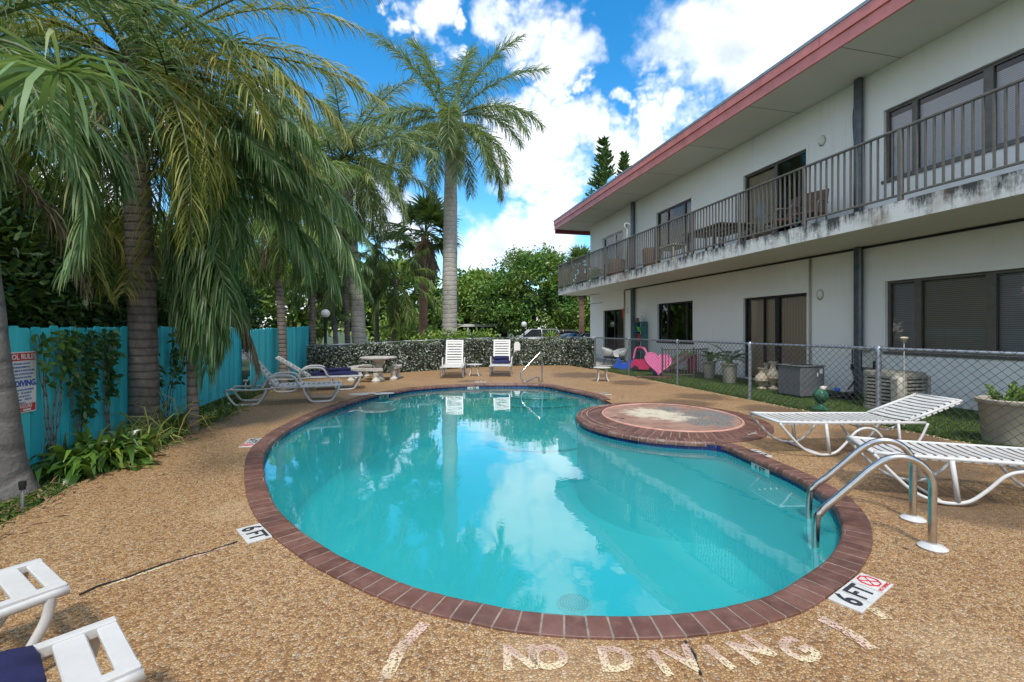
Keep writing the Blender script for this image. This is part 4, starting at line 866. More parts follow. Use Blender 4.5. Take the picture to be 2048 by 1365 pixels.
palm('arching_palm', 'slender palm with bright arching fronds whose leaflets hang down to the deck', nb, nt_, .06, 14, 'bright_frond', 'queen_bark', (62, -40), 2.2, 1.6, dict(ll=.66, lw=.032, nl=60, hang=.55, plum=.28, rr=.02), seed=31, extra=lowextra, azs=[R(a) for a in (20, -60, 60, -20, 100, 0, 140, 40, -90, 170, -35, 80, 10, -10)])
# --- near palm at the very left edge
gb = (-4.46, 4.02)
def gextra(lv, g, tp):
    def fr(az, el, L_, bd, mi=0, **k):
        kk = dict(nl=66, ll=.72, lw=.034, hang=.5, plum=.25, rr=.028); kk.update(k); frond(lv, (tp[0], tp[1], tp[2]-.1), az, el, L_, bd, mi=mi, rmi=1, rng=g, **kk)
    fr(R(40), R(50), 2.4, 1.2); fr(R(75), R(15), 2.4, 1.2); fr(R(60), R(-15), 1.6, .9); fr(R(20), R(-30), 1.3, .7)
    # the fan of broad blades hanging towards the camera
    c = P3(122, 142, 3.0); c = np.array([c[0]-gb[0], c[1]-gb[1], c[2]]); m = 46
    a = g.uniform(0, 2*PI, m); d = np.stack([np.cos(a)*.95, np.sin(a)*.5, g.uniform(-.25, .45, m)], 1)
    V, q = strips(np.tile(c, (m, 1))+g.normal(0, .012, (m, 3)), d, g.uniform(.55, .95, m), g.uniform(.022, .042, m), g.uniform(.3, .62, m), 4, side=np.tile(np.array([[0, .3, 1.]]), (m, 1))+g.normal(0, .3, (m, 3)), rng=g); lv.add(V, q, 0)
    b0 = np.array([tp[0], tp[1], tp[2]-.3]); pts = np.array([b0*(1-s)+c*s+np.array([0, 0, .18*math.sin(PI*s)]) for s in np.linspace(0, 1, 10)]); V, q = rach_tube(pts, .022, .01); lv.add(V, q, 1)
palm('grey_trunk_palm', 'near palm with a smooth grey flared trunk cut by the left picture edge', gb, (-4.95, 4.1, 4.1), .125, 12, 'palm_leaf', 'grey_bark', (75, -70), 2.3, 1.3, dict(ll=.6, lw=.03, nl=60, hang=.5, plum=.3), seed=41, extra=gextra, flare=2.6, dead=5)
# --- palms further along the left fence
palm('queen_palm', 'queen palm with drooping crown rising beside the back row lounger with navy towels', (-5.92, 12.05), P3(545, 385, 12.05), .1, 24, 'queen_leaf', 'queen_bark', (78, -72), 2.5, 1.5, dict(ll=.68, lw=.036, nl=62, hang=.62, plum=.3), seed=51, dead=5, flare=1.3)
palm('queen_palm', 'thick crowned palm behind the turquoise fence left of the globe lamp', (-7.9, 13.2), P3(455, 315, 13.2), .13, 24, 'queen_leaf', 'queen_bark', (80, -65), 2.9, 1.4, dict(ll=.66, lw=.036, nl=60, hang=.5), seed=52, dead=4)
palm('queen_palm', 'palm with long drooping fronds over the globe lamp', (-6.5, 15.2), P3(622, 440, 15.2), .1, 22, 'palm_leaf', 'queen_bark', (75, -78), 2.4, 1.5, dict(ll=.66, lw=.036, nl=56, hang=.7), seed=53, dead=3)
palm('queen_palm', 'short palm with weeping fronds between the left royal palm and the dark sedan', (-4.9, 19.2), P3(792, 560, 19.2), .1, 20, 'queen_leaf', 'queen_bark', (70, -75), 2.3, 1.5, dict(ll=.6, lw=.04, nl=46, hang=.7), seed=54, dead=4)
palm('queen_palm', 'weeping palm just right of the thick left royal trunk', (-5.7, 19.6), P3(752, 490, 19.6), .1, 22, 'palm_leaf', 'queen_bark', (75, -80), 2.4, 1.5, dict(ll=.62, lw=.04, nl=46, hang=.8), seed=55, dead=3)
palm('queen_palm', 'leaning palm with pale trunk beside the thick left royal trunk', (-6.1, 16.2), P3(655, 520, 16.2), .08, 18, 'palm_leaf', 'grey_bark', (65, -75), 2.1, 1.5, dict(ll=.6, lw=.036, nl=46, hang=.7), seed=56, dead=4)
# --- fan palms
def fan_palm(label, base, top, r, rl, nleaf, seed, bark='red_bark', skirt=60, leafm='fan_leaf', group=None):
    g = np.random.default_rng(seed); o = thing('fan_palm', label, 'palm tree', (base[0], base[1], 0), 0, group); tx, ty, tz = top[0]-base[0], top[1]-base[1], top[2]
    trunk_mesh([(0, 0, -.1), (tx*.3, ty*.3, tz*.3), (tx*.6, ty*.6, tz*.6), (tx, ty, tz)], [r*1.15, r, r, r*.9], MT[bark], o, 12, seed=seed); lv = Leaves()
    for i in range(nleaf+skirt):
        sk = i >= nleaf; az = g.uniform(0, 2*PI); el = R(g.uniform(-30, 85)) if not sk else R(g.uniform(-88, -50)); pl_ = rl*g.uniform(.5, .75) if not sk else rl*g.uniform(.1, .45)
        d = np.array([math.cos(el)*math.cos(az), math.cos(el)*math.sin(az), math.sin(el)]); b = np.array([tx, ty, tz-(g.uniform(.1, 1.0) if sk else 0)]); e = b+d*pl_
        V, q = rach_tube(np.array([b, (b+e)/2+[0, 0, .03], e]), .02, .012); lv.add(V, q, 2 if sk else 1)
        nb_ = 26; s = nrm(np.cross(d, [0.01, 0, 1])); u = np.cross(s, d); ph = np.linspace(-1.9, 1.9, nb_)+g.normal(0, .05, nb_); dd = d[None]*np.cos(ph)[:, None]+s[None]*np.sin(ph)[:, None]+u[None]*g.normal(0, .12, nb_)[:, None]
        V, q = strips(np.tile(e, (nb_, 1)), dd, rl*.62*g.uniform(.8, 1.05, nb_)*(1-.12*np.abs(ph)), np.full(nb_, rl*.05), np.full(nb_, .16 if not sk else .7), 3, side=np.tile(u, (nb_, 1))+g.normal(0, .3, (nb_, 3)), rng=g); lv.add(V, q, 2 if sk else 0)
    lv.build('crown', [MT[leafm], MT['rachis'], MT['dead_leaf']], o); return o
fan_palm('fan palm with dark shaggy crown and red brown trunk beside the tall royal palm', (-4.25, 22), P3(850, 470, 22), .2, 1.75, 46, 61, skirt=34)
fan_palm('fan palm with slim brown trunk glimpsed under the balcony end', (4.5, 30), P3(1163, 535, 30), .17, 1.3, 40, 62, skirt=40)
# --- broadleaf trees
def tree(name, label, base, blobs, leafm, nclump, per, ls, seed, tr=.15, bark='queen_bark', cl=.35, group=None, limbs=8, cat='tree', sc=None):
    """blobs: (x,y,z,rx,ry,rz) relative to the base"""
    g = np.random.default_rng(seed); o = thing(name, label, cat, (base[0], base[1], 0), 0, group, scale=sc); B = np.array(blobs, float)
    vol = B[:, 3]*B[:, 4]*B[:, 5]; pick = g.choice(len(B), nclump, p=vol/vol.sum()); d = nrm(g.normal(size=(nclump, 3))); rad = g.uniform(.25, 1, nclump)**.33
    cc = B[pick, :3]+d*rad[:, None]*B[pick, 3:]*g.uniform(.85, 1.08, (nclump, 1)); n = nclump*per
    c = np.repeat(cc, per, 0)+g.normal(0, 1, (n, 3))*cl*np.array([1, 1, .7]); dd = g.normal(0, 1, (n, 3))+np.repeat(d, per, 0)*.9+np.array([0, 0, .1]); dd = nrm(dd)
    V, q = strips(c, dd, ls*g.uniform(.6, 1.3, n), ls*.46*g.uniform(.7, 1.3, n), np.full(n, .18), 2, side=np.array([[0, 0, 1.]])+g.normal(0, .55, (n, 3)), rng=g); lv = Leaves(); lv.add(V, q)
    m = MB(); top = B[:, 2].mean()
    zt = max(.6, B[:, 2].min()*.75); m.tube(smooth_pts([(0, 0, -.1), (.05, 0, zt*.5), (-.03, .05, zt)], 4), [tr*1.3]+[tr]*7+[tr*.8], 10)
    for k in range(limbs):
        j = cc[g.integers(nclump)]; m.tube(smooth_pts([(-.03, .05, zt*.9), tuple(j*.45+np.array([0, 0, zt*.45])), tuple(j)], 4), [tr*.6-tr*.06*i for i in range(9)], 6)
    m.build('trunk', MT[bark], o, True); lv.build('crown', MT[leafm], o); return o
tree('broadleaf_tree', 'large rounded green tree behind the parked cars, right of the tall royal palm', (1.9, 42), [(0, 0, 4.2, 2.7, 2.4, 2.3), (-2.2, 0, 2.7, 1.9, 2, 1.6), (2.4, .5, 3.0, 2.0, 2, 1.7), (.6, 0, 5.4, 1.6, 1.5, 1.1), (0, -1, 2.0, 2.8, 1.4, 1.1)], 'tree_leaf', 560, 52, .22, 71, .25, cl=.3, limbs=14, sc=1.33)
tree('broadleaf_tree', 'lighter yellow green tree right behind the trunk of the tall royal palm', (-3.2, 45), [(0, 0, 3.4, 1.9, 1.8, 1.9), (1.3, 0, 2.4, 1.4, 1.4, 1.3), (-1.1, .4, 2.0, 1.1, 1.2, 1.2)], 'light_leaf', 380, 40, .235, 72, .18, sc=1.33)
tree('broadleaf_tree', 'low green tree between the balcony end and the fan palm trunk', (7.0, 42), [(0, 0, 1.9, 1.5, 1.5, 1.5), (-1.1, 0, 1.1, 1.0, 1, .9)], 'light_leaf', 200, 40, .235, 73, .12, sc=1.3)
tree('shrub', 'yellow green shrub in front of the grey roofed house', (-6.4, 27), [(0, 0, 1.3, 1.2, 1, 1.0), (.9, 0, 1.0, .8, .8, .7)], 'light_leaf', 130, 22, .22, 74, .06, cat='shrub')
tree('shrub', 'flowering shrub sprawling over the fence behind the upright loungers', (-2.55, 18.3), [(0, 0, .95, 1.2, .35, .42), (1.2, .3, 1.0, .9, .3, .35), (-.9, 0, .7, .6, .3, .4)], 'light_leaf', 150, 22, .13, 75, .04, cl=.14, cat='shrub')
for i, (x, y, s_, lab) in enumerate([(-9.8, 40, 1.2, 'distant tree behind the grey roofed house'), (-17, 38, 1.4, 'distant tree far left behind the palms'), (-3, 46, 1.15, 'distant tree seen low behind the tall royal palm'), (9, 44, 1.1, 'distant tree almost hidden behind the motel corner'), (-24, 34, 1.4, 'outermost distant tree on the far left')]):
    tree('broadleaf_tree', lab, (x, y), [(0, 0, 3.6*s_, 3.4*s_, 3*s_, 2.8*s_), (2*s_, 0, 2.4*s_, 2.4*s_, 2, 1.9*s_), (-2.2*s_, 0, 2.6*s_, 2.2*s_, 2, 2*s_)], ['tree_leaf', 'light_leaf'][i % 2], 260, 24, .55, 80+i, .25, group='distant trees past the car park')
# dark hedge trees behind the turquoise fence
for i, (D, t, hh, w, lab) in enumerate([(-5.0, 4.6, 2.5, 1.3, 'dense dark shrub behind the turquoise fence above the rules sign'), (-5.1, 6.8, 2.9, 1.4, 'dense dark shrub behind the turquoise fence left of the queen palm trunk'), (-5.0, 9.2, 2.8, 1.5, 'dark shrub behind the turquoise fence in the middle of its length'), (-5.2, 12.0, 2.8, 1.5, 'dark shrub behind the far part of the turquoise fence'), (-5.4, 15.2, 2.9, 1.5, 'dark shrub behind the far corner of the turquoise fence')]):
    x, y, _ = BW(D, t); tree('shrub_tree', lab, (x, y), [(0, 0, hh*.62, w*.8, w, hh*.42), (.2, -.3, hh*.5, w*.7, w*1.1, hh*.3), (0, .4, hh*.85, w*.6, w*.7, hh*.25)], 'dark_leaf', 420, 44, .11, 90+i, .07, cl=.22, group='shrubs behind the turquoise fence', cat='shrub')
for i, (D, t, hh, lab) in enumerate([(-8.5, 6.5, 6.2, 'tall leafy tree behind the near end of the turquoise fence'), (-9.5, 12, 6.5, 'tall leafy tree behind the middle of the turquoise fence'), (-9, 19, 6.2, 'tall leafy tree behind the far end of the turquoise fence')]):
    x, y, _ = BW(D, t); tree('broadleaf_tree', lab, (x, y), [(0, 0, hh*.55, 2.3, 2.6, hh*.36), (.8, -1, hh*.4, 1.8, 2, hh*.3)], 'tree_leaf', 420, 26, .27, 100+i, .2, cl=.36, limbs=12)
# norfolk pines behind the roof
def pine(label, x, y, top, rad, seed):
    g = np.random.default_rng(seed); o = thing('norfolk_pine', label, 'pine tree', (x, y, 0), 0, 'pines behind the roof'); m = MB(); m.tube([(0, 0, 0), (0, 0, top*.6), (0, 0, top)], [.3, .15, .02], 8); m.build('trunk', MT['queen_bark'], o, True)
    lv = Leaves(); z = top-.3
    while z > top*.5:
        f = (top-z)/(top*.5); Lb = rad*min(1, .12+f*1.15)
        for k in range(6):
            az = g.uniform(0, 2*PI); nn = 12; s = np.linspace(.1, 1, nn); e = R(24)
            P = np.stack([np.cos(az)*s*Lb, np.sin(az)*s*Lb, z+np.sin(e)*s*Lb+.12*s*s], 1); V, q = rach_tube(P, .035, .02); lv.add(V, q, 0)
            n = 70; t = g.uniform(.1, 1, n); bp = np.stack([np.cos(az)*t*Lb, np.sin(az)*t*Lb, z+np.sin(e)*t*Lb+.12*t*t], 1); sd = np.array([-math.sin(az), math.cos(az), 0]); d = sd[None]*g.choice([-1, 1], n)[:, None]+np.array([math.cos(az), math.sin(az), .9])[None]*g.uniform(.4, 1, n)[:, None]
            V, q = strips(bp, d, np.full(n, .42)*g.uniform(.6, 1.2, n), np.full(n, .1), np.full(n, -.12), 2, rng=g); lv.add(V, q, 0)
        z -= .36
    lv.build('crown', MT['pine_leaf'], o)
pine('taller norfolk pine standing behind the red roof edge', 8.85, 45, 19.9, 2.0, 5); pine('shorter norfolk pine right of the taller one behind the roof', 11.0, 45.5, 18.7, 1.5, 6)
# ======================= FENCES, HEDGE, GROUND PLANTS =======================
FZ = 1.38
def board_fence(name, label, A, B, h0, h1, seed, lean=0):
    A, B = Vector((*A, 0)), Vector((*B, 0)); L_ = (B-A).length; a = math.atan2(B.y-A.y, B.x-A.x); o = thing(name, label, 'fence', A[:], a); r = random.Random(seed)
    x = 0; nsec = 0
    while x < L_-.02:
        m = MB(); x1 = min(L_, x+2.4)
        while x < x1-.01:
            w = min(.138, x1-x); h = h0+(h1-h0)*x/L_+r.uniform(-.012, .012); y = r.uniform(-.006, .006); t = r.uniform(-.012, .012)
            # dog-eared board, slightly out of plumb
            P = [(x+.003, 0), (x+w-.003-r.uniform(0, .006), 0), (x+w-.004+t, h-.03), (x+w-.03+t, h), (x+.03+t, h), (x+.003+t, h-.03)]
            vs = [(p[0], y-.009, p[1]+.02) for p in P]+[(p[0], y+.009, p[1]+.02) for p in P]; n = 6
            m.add(vs, [(0,1,2,3,4,5), (11,10,9,8,7,6)]+[((i+1) % 6, i, i+6, (i+1) % 6+6) for i in range(6)]); x += w
        m.build('fence_panel', MT['fence_teal'], o); x = x1
        m = MB(); m.rbox((x-.02, .06, h0/2), (.09, .09, h0), .006); m.build('post', MT['fence_teal'], o)
    m = MB()
    for z in (.3, 1.1): m.box((L_/2, .03, z), (L_, .04, .08))
    m.build('rail', MT['fence_teal'], o); return o
A0 = BW(-3.5, -2.5); A1 = BW(-3.5, 11.84); f1 = board_fence('wooden_fence', 'turquoise board fence running past the rules sign and the palm trunks', A0[:2], A1[:2], 1.37, 1.45, 3)
B0 = BW(-3.28, 11.7); f2 = board_fence('wooden_fence', 'shorter turquoise fence stretch behind the left loungers and the drooping palm', B0[:2], (-6.62, 15.2), 1.4, 1.52, 4)
# ivy screen on the far fence
hp = [G(614, 753), G(740, 748), G(811, 744), G(933, 735.5), G(1016, 731), G(1136, 730), BW(DF, FT1)[:2]]
hh = [.93, .98, 1.03, 1.08, 1.1, 1.12, 1.13]
iv = thing('ivy_screen_fence', 'chain link fence covered in white and green variegated ivy at the far end', 'fence', (0, 0, 0))
m = MB()
for i in range(len(hp)-1): m.tube([(*hp[i], hh[i]), (*hp[i+1], hh[i+1])], .02, 8)
m.build('top_rail', MT['galv'], iv, True)
for i in range(len(hp)-1):
    for k in ((0, .5) if i in (0, 2, 3, 4) else (0,)):
        x = hp[i][0]*(1-k)+hp[i+1][0]*k; y = hp[i][1]*(1-k)+hp[i+1][1]*k; z = hh[i]*(1-k)+hh[i+1]*k
        m = MB(); m.tube([(x, y+.03, -.03), (x, y+.03, z+.03)], .026, 8); m.build('post', MT['galv'], iv, True)
g = np.random.default_rng(5); lv = Leaves()
for i in range(len(hp)-1):
    a, b = np.array(hp[i]), np.array(hp[i+1]); Ls = np.linalg.norm(b-a); n = int(Ls*2400); t = g.uniform(0, 1, n); top = (hh[i]*(1-t)+hh[i+1]*t)-.03+.05*np.sin(t*Ls*5); z = g.uniform(.01, 1, n)*top+g.normal(0, .015, n)
    nn = np.array([(b-a)[1], -(b-a)[0]])/Ls; off = g.uniform(-.03, .13, n)+.03*np.sin(t*Ls*7+z*5)
    P = np.stack([a[0]+(b-a)[0]*t+nn[0]*off, a[1]+(b-a)[1]*t+nn[1]*off, z], 1); d = g.normal(0, 1, (n, 3)); d[:, 2] -= .4
    V, q = strips(P, d, g.uniform(.035, .08, n), g.uniform(.022, .05, n), np.full(n, .2), 2, side=np.tile(np.array([[nn[0], nn[1], .5]]), (n, 1))+g.normal(0, .5, (n, 3)), rng=g); lv.add(V, q)
lv.build('ivy', MT['ivy_screen'], iv)
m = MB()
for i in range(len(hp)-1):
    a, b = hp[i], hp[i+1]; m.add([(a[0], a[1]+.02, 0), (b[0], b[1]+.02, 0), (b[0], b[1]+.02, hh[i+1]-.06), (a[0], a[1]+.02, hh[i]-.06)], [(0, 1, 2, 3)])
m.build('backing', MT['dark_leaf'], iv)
x, y = G(1034, 732); nb_ = thing('notice_plate', 'small blank white plate hung on the ivy screen right of the upright loungers', 'sign', (x, y-.2, .78)); m = MB(); m.prism([(-.12, -.17), (.12, -.17), (.12, .08), (.06, .17), (-.06, .17), (-.12, .08)], -.006, .006, Matrix.Rotation(R(90), 4, 'X')); m.build('plate', MT['sign_white'], nb_)
m = MB(); m.tube([(0, 0, .15), (0, .02, .26)], .004, 5); m.build('wire', MT['galv_wire'], nb_)
# gate posts with a latch near px 1002
x, y = G(1000, 732); gp = thing('gate_post', 'grey steel gate post rising above the ivy screen between loungers and handrail', 'post', (x, y+.05, 0)); MB().lathe([(.04, 0), (.04, 1.2), (.05, 1.2), (.05, 1.23), (.01, 1.26)], (0, 0, 0), 12).build('post', MT['galv'], gp, 40); m = MB(); m.rbox((.06, -.05, 1.08), (.14, .03, .04), .005); m.build('latch', MT['galv'], gp)
# rules sign on the fence
pz = F/CT*(-3.5)/(43-797); t = (pz-(-3.47)*ST)/CT
sw = .4; sx, sy, _ = BW(-3.47, t_at(73, -3.47)); tS = t_at(73, -3.47)
c = BW(-3.475, tS-sw/2); zt, zb = 1.4-(702-661)/930*4.62, 1.4-(820-661)/930*4.62; hS = zt-zb
sg = thing('pool_rules_sign', 'red white and blue pool rules sign on the turquoise fence behind the grey trunk', 'sign', (c[0], c[1], (zt+zb)/2), TH+PI/2)
MB().rbox((0, 0, 0), (sw, .006, hS), .001).build('board', MT['sign_white'], sg)
m = MB(); m.bx(-sw/2+.012, sw/2-.012, -.0045, -.0032, hS/2-.085, hS/2-.012); m.bx(-sw/2+.012, sw/2-.012, -.0045, -.0032, -hS/2+.012, -hS/2+.085); m.build('band', MT['print_red'], sg)
rt = (PI/2, 0, 0)
text('lettering', 'POOL RULES', .068, MT['sign_white'], sg, (0, -.005, hS/2-.05), rt, bold=.002)
text('lettering', 'POOL HOURS', .045, MT['sign_white'], sg, (0, -.005, -hS/2+.062), rt, bold=.001); text('lettering', 'to', .035, MT['sign_white'], sg, (0, -.005, -hS/2+.028), rt)
m = MB(); m.bx(-.13, -.03, -.0052, -.0046, -hS/2+.018, -hS/2+.038); m.bx(.03, .13, -.0052, -.0046, -hS/2+.018, -hS/2+.038); m.build('blank', MT['sign_white'], sg)
for i, s in enumerate(['NO LIFEGUARD ON DUTY', 'SHOWER BEFORE ENTERING POOL', 'NO FOOD OR DRINK IN THE FENCED POOL AREA', 'NO GLASS IN POOL OR ON POOL WET DECK', 'DO NOT SWALLOW THE POOL WATER']): text('lettering', s, .0245, MT['print_blue'], sg, (0, -.0042, hS/2-.115-i*.033), rt, xs=.62 if len(s) > 26 else .85)
text('lettering', 'NO DIVING.', .078, MT['print_blue'], sg, (0, -.0042, hS/2-.305), rt, bold=.0035, xs=.95)
for i, s in enumerate(['DO NOT SWIM IF YOU ARE ILL WITH DIARRHEA', 'CHILDREN UP TO      YRS. OLD MUST BE', 'SUPERVISED BY AN ADULT', 'BATHING LOAD:      PERSONS', 'RESIDENCE #']): text('lettering', s, .0245, MT['print_blue'], sg, (0, -.0042, hS/2-.365-i*.031), rt, xs=.62 if len(s) > 26 else .85)
# creepers on the fence
def creeper(label, px, w, zlo, seed, n=150, dens=1.):
    g = np.random.default_rng(seed); t0 = t_at(px, -3.46); o = thing('creeper', label, 'climbing plant', BW(-3.46, t0), TH, 'creepers on the turquoise fence'); m = MB(); lv = Leaves(); P = []
    for k in range(7):
        y = g.uniform(-w, w); pts = [(0.012, g.uniform(-.1, .1), .02)]
        for j in range(1, 7): pts.append((.015+.01*g.random(), y*j/6+g.normal(0, .03), .02+1.34*j/6))
        m.tube(smooth_pts(pts, 3), .0055, 5)
        for q in range(int(n/7)): z = zlo+(1.4-zlo)*g.random()**.7; P.append((.03+g.uniform(0, .05), y*z/1.4+g.normal(0, .05), z))
    m.build('stem', MT['queen_bark'], o); P = np.array(P); N_ = len(P); d = g.normal(0, .6, (N_, 3))+np.array([.6, 0, -.4]); V, q = strips(P, d, g.uniform(.05, .11, N_), g.uniform(.03, .055, N_), np.full(N_, .25), 2, side=np.array([[0.2, 1, .3]])+g.normal(0, .5, (N_, 3)), rng=g); lv.add(V, q); lv.build('leaves', MT['dark_leaf' if seed % 2 else 'tree_leaf'], o)
creeper('dense dark creeper climbing the turquoise fence left of the queen palm', 155, .3, .35, 3, 330); creeper('thin creeper trailing near the top right corner of the rules sign', 98, .25, .8, 4, 120); creeper('narrow creeper strand just left of the queen palm trunk', 212, .14, .55, 5, 170)
creeper('creeper spilling over the turquoise fence behind the hanging fronds', 330, .9, .5, 7, 240)
# the border: ground cover, litter and strap leaved plants
def scatter(name, poly_fn, n, ls, ws, mat, seed, up=1.0, hang=.3, nseg=2, z=0.0, flat=False):
    g = np.random.default_rng(seed); P = poly_fn(g, n); P = np.concatenate([P, np.full((len(P), 1), z)], 1); n = len(P); d = g.normal(0, .5, (n, 3)); d[:, 2] = np.abs(d[:, 2])*.3+up if not flat else np.abs(d[:, 2])*.25
    V, q = strips(P, d, ls*g.uniform(.5, 1.3, n), ws*g.uniform(.7, 1.3, n), np.full(n, hang), nseg, side=np.array([[0, 0, 1.]]) if flat else None, rng=g); lv = Leaves(); lv.add(V, q); return lv.build(name, MT[mat], None, 'stuff')
dl = np.array(deck_px[:14], float); dg = np.array([G(*p) for p in dl])
def strip_pts(t0, t1, edge_soft=.1):
    def fn(g, n):
        out = []
        while len(out) < n:
            m = n*3; t = g.uniform(t0, t1, m); D = g.uniform(-3.48, -1.8, m); x = D*CT-t*ST; y = D*ST+t*CT
            xe = np.interp(y, np.concatenate([[-4.2], [1.0], dg[:, 1]]), np.concatenate([[-3.1], [-3.2], dg[:, 0]])); ok = (x < xe+g.uniform(-.06, edge_soft, m)) & ((np.hypot(x+4.46, y-4.02) > .3)); out += list(np.stack([x[ok], y[ok]], 1))
        return np.array(out[:n])
    return fn
scatter('grass', strip_pts(-1, 5.8), 15000, .06, .009, 'grass_blade', 1, .8, .35, 2, -.035)
scatter('grass', strip_pts(5.5, 15), 13000, .09, .012, 'grass_blade', 2, .8, .35, 2, -.035)
scatter('ground_cover', strip_pts(.5, 8, .08), 5200, .035, .024, 'tree_leaf', 3, .4, .3, 2, -.01, True)
scatter('leaf_litter', strip_pts(2, 15, .35), 2600, .09, .014, 'litter', 4, .1, .2, 2, .004, True)
def deckpts(g, n):
    x = g.uniform(-5.5, 6, n); y = g.uniform(2, 16, n); p = np.stack([x, y], 1); ok = [not (((a+.1)/3.4)**2+((b-6.2)/4.9)**2 < 1) and ((a-2.5)**2+(b-7.4)**2 > 2.9) for a, b in p]; return p[np.array(ok)]
scatter('fallen_leaves', deckpts, 420, .045, .016, 'litter', 8, .1, .1, 2, .006, True)
def turfpts(D0, D1, t0, t1):
    def fn(g, n): D = g.uniform(D0, D1, n); t = t0+(t1-t0)*g.random(n)**1.5; return np.stack([D*CT-t*ST, D*ST+t*CT], 1)
    return fn
scatter('turf_blades', turfpts(DF+.03, DW-.02, 2.5, 16.5), 70000, .035, .0065, 'turf_blade', 6, .8, .3, 2, -.006)
scatter('turf_blades', lambda g, n: (lambda t, D: np.stack([D*CT-t*ST, D*ST+t*CT], 1))(g.uniform(1, 16, n), DF+g.normal(.03, .05, n)), 5000, .05, .007, 'turf_blade', 16, .6, .4, 2, 0)
def edge_stones(g, n): t = g.uniform(1, 14, n); D = DF+g.normal(-.08, .06, n); return np.stack([D*CT-t*ST, D*ST+t*CT], 1)
g = np.random.default_rng(9); P = edge_stones(g, 520); m = MB()
for p in P: s_ = g.uniform(.006, .016); m.sphere((p[0], p[1], s_*.4), s_, 6, 4, (1, g.uniform(.7, 1.2), .6))
o = m.build('gravel_edge', MT['urn'], None, True); o['kind'] = 'stuff'
def strap_plant(name, label, px, py, n, L_, w, mat, seed, spread=.18, up=1.1, hang=.55, nseg=4, cat='plant', z=-.02):
    g = np.random.default_rng(seed); x, y = G(px, py); o = thing(name, label, cat, (x, y, z)); P = g.normal(0, spread, (n, 3))*np.array([1, 1, 0]); d = g.normal(0, .55, (n, 3)); d[:, :2] += P[:, :2]*2.2; d[:, 2] = np.abs(d[:, 2])+up
    V, q = strips(P, d, L_*g.uniform(.6, 1.15, n), w*g.uniform(.7, 1.2, n), np.full(n, hang)*g.uniform(.6, 1.3, n), nseg, side=np.array([[0, 0, .2]])+g.normal(0, 1, (n, 3)), rng=g); lv = Leaves(); lv.add(V, q); lv.build('leaves', MT[mat], o)
    m = MB(); 
    for k in range(5): a = 2*PI*k/5; m.tube([(spread*.5*math.cos(a), spread*.5*math.sin(a), -.02), (spread*.6*math.cos(a), spread*.6*math.sin(a), .12)], .012, 5)
    m.build('stem', MT['queen_bark'], o); return o
strap_plant('broad_leaf_plant', 'bushy plant with glossy broad yellow green leaves under the creeper', 190, 932, 420, .5, .07, 'plant_leaf', 3, .15, 1.0, .42, 4)
strap_plant('strap_leaf_plant', 'clump of long thin leaves at the foot of the queen palm', 285, 895, 60, .6, .018, 'queen_leaf', 4, .13, .8, .45)
strap_plant('strap_leaf_plant', 'fan of dry leaning stems right of the queen palm trunk', 330, 872, 60, .9, .018, 'olive_leaf', 5, .16, .9, .4)
strap_plant('fern_clump', 'low fern clump at the deck edge under the hanging fronds', 400, 842, 60, .4, .022, 'queen_leaf', 6, .2, .7, .6)
strap_plant('fern_clump', 'low weedy clump between the hanging fronds and the first lounger', 447, 822, 80, .34, .03, 'tree_leaf', 7, .2, .7, .6)
strap_plant('yucca_plant', 'spiky yucca rosette standing above the ivy screen by the parked cars', 1098, 722, 70, .62, .05, 'light_leaf', 8, .05, .3, .12, 3)
bpy.context.view_layer.update(); [setattr(o, 'location', (G(1098, 722)[0], 19.9, .95)) for o in C.objects if o.name == 'yucca_plant']
m = MB(); m.tube([(0, 0, -1), (0, 0, .05)], .05, 8); m.build('trunk', MT['queen_bark'], bpy.data.objects['yucca_plant'], True)
x, y = G(45, 1015); pl_ = thing('path_light', 'black stake path light in the grass beside the grey trunk', 'garden light', (x, y, -.03)); MB().lathe([(.011, 0), (.011, .17), (.018, .17), (.018, .21), (.022, .21), (.022, .225), (.004, .23)], (0, 0, 0), 12).build('stake', MT['galv'], pl_, 40); m = MB(); m.lathe([(.02, .17), (.021, .2), (.024, .2), (.024, .235), (.004, .24)], (0, 0, 0), 12); m.build('cap', MT['black'], pl_, 40)
x, y = G(491, 797); pl_ = thing('stake_light', 'small steel stake light in the grass left of the first lounger', 'garden light', (x, y, -.02)); m = MB(); m.tube([(0, 0, 0), (0, 0, .36)], .017, 8); m.build('stake', MT['galv'], pl_, True); m = MB(); m.rbox((0, 0, .38), (.09, .07, .04), .01); m.build('head', MT['grey_box'], pl_)
# ======================= POOL FURNITURE =======================
def slat_panel(m, x0, x1, w, pitch, gap, z=0, th=.02, M=None, endw=.05, side=.05):
    def bb(a, b, c, d, e, f):
        cc = Vector(((a+b)/2, (c+d)/2, (e+f)/2)); t = MB(); t.rbox((0, 0, 0), (b-a, d-c, f-e), .004)
        t.v = [tuple((M @ (Vector(v)+cc)) if M else Vector(v)+cc) for v in t.v]; m.add(t.v, t.f)
    bb(x0, x1, -w/2, -w/2+side, z-th, z+.004); bb(x0, x1, w/2-side, w/2, z-th, z+.004); n = max(1, round((x1-x0-2*endw+gap)/pitch)); p = (x1-x0-2*endw+gap)/n
    bb(x0, x0+endw, -w/2+side, w/2-side, z-th, z); bb(x1-endw, x1, -w/2+side, w/2-side, z-th, z)
    for i in range(n): a = x0+endw+i*p; bb(a, a+p-gap if False else a+p-gap, -w/2+side, w/2-side, z-th, z) if i else None
    return m
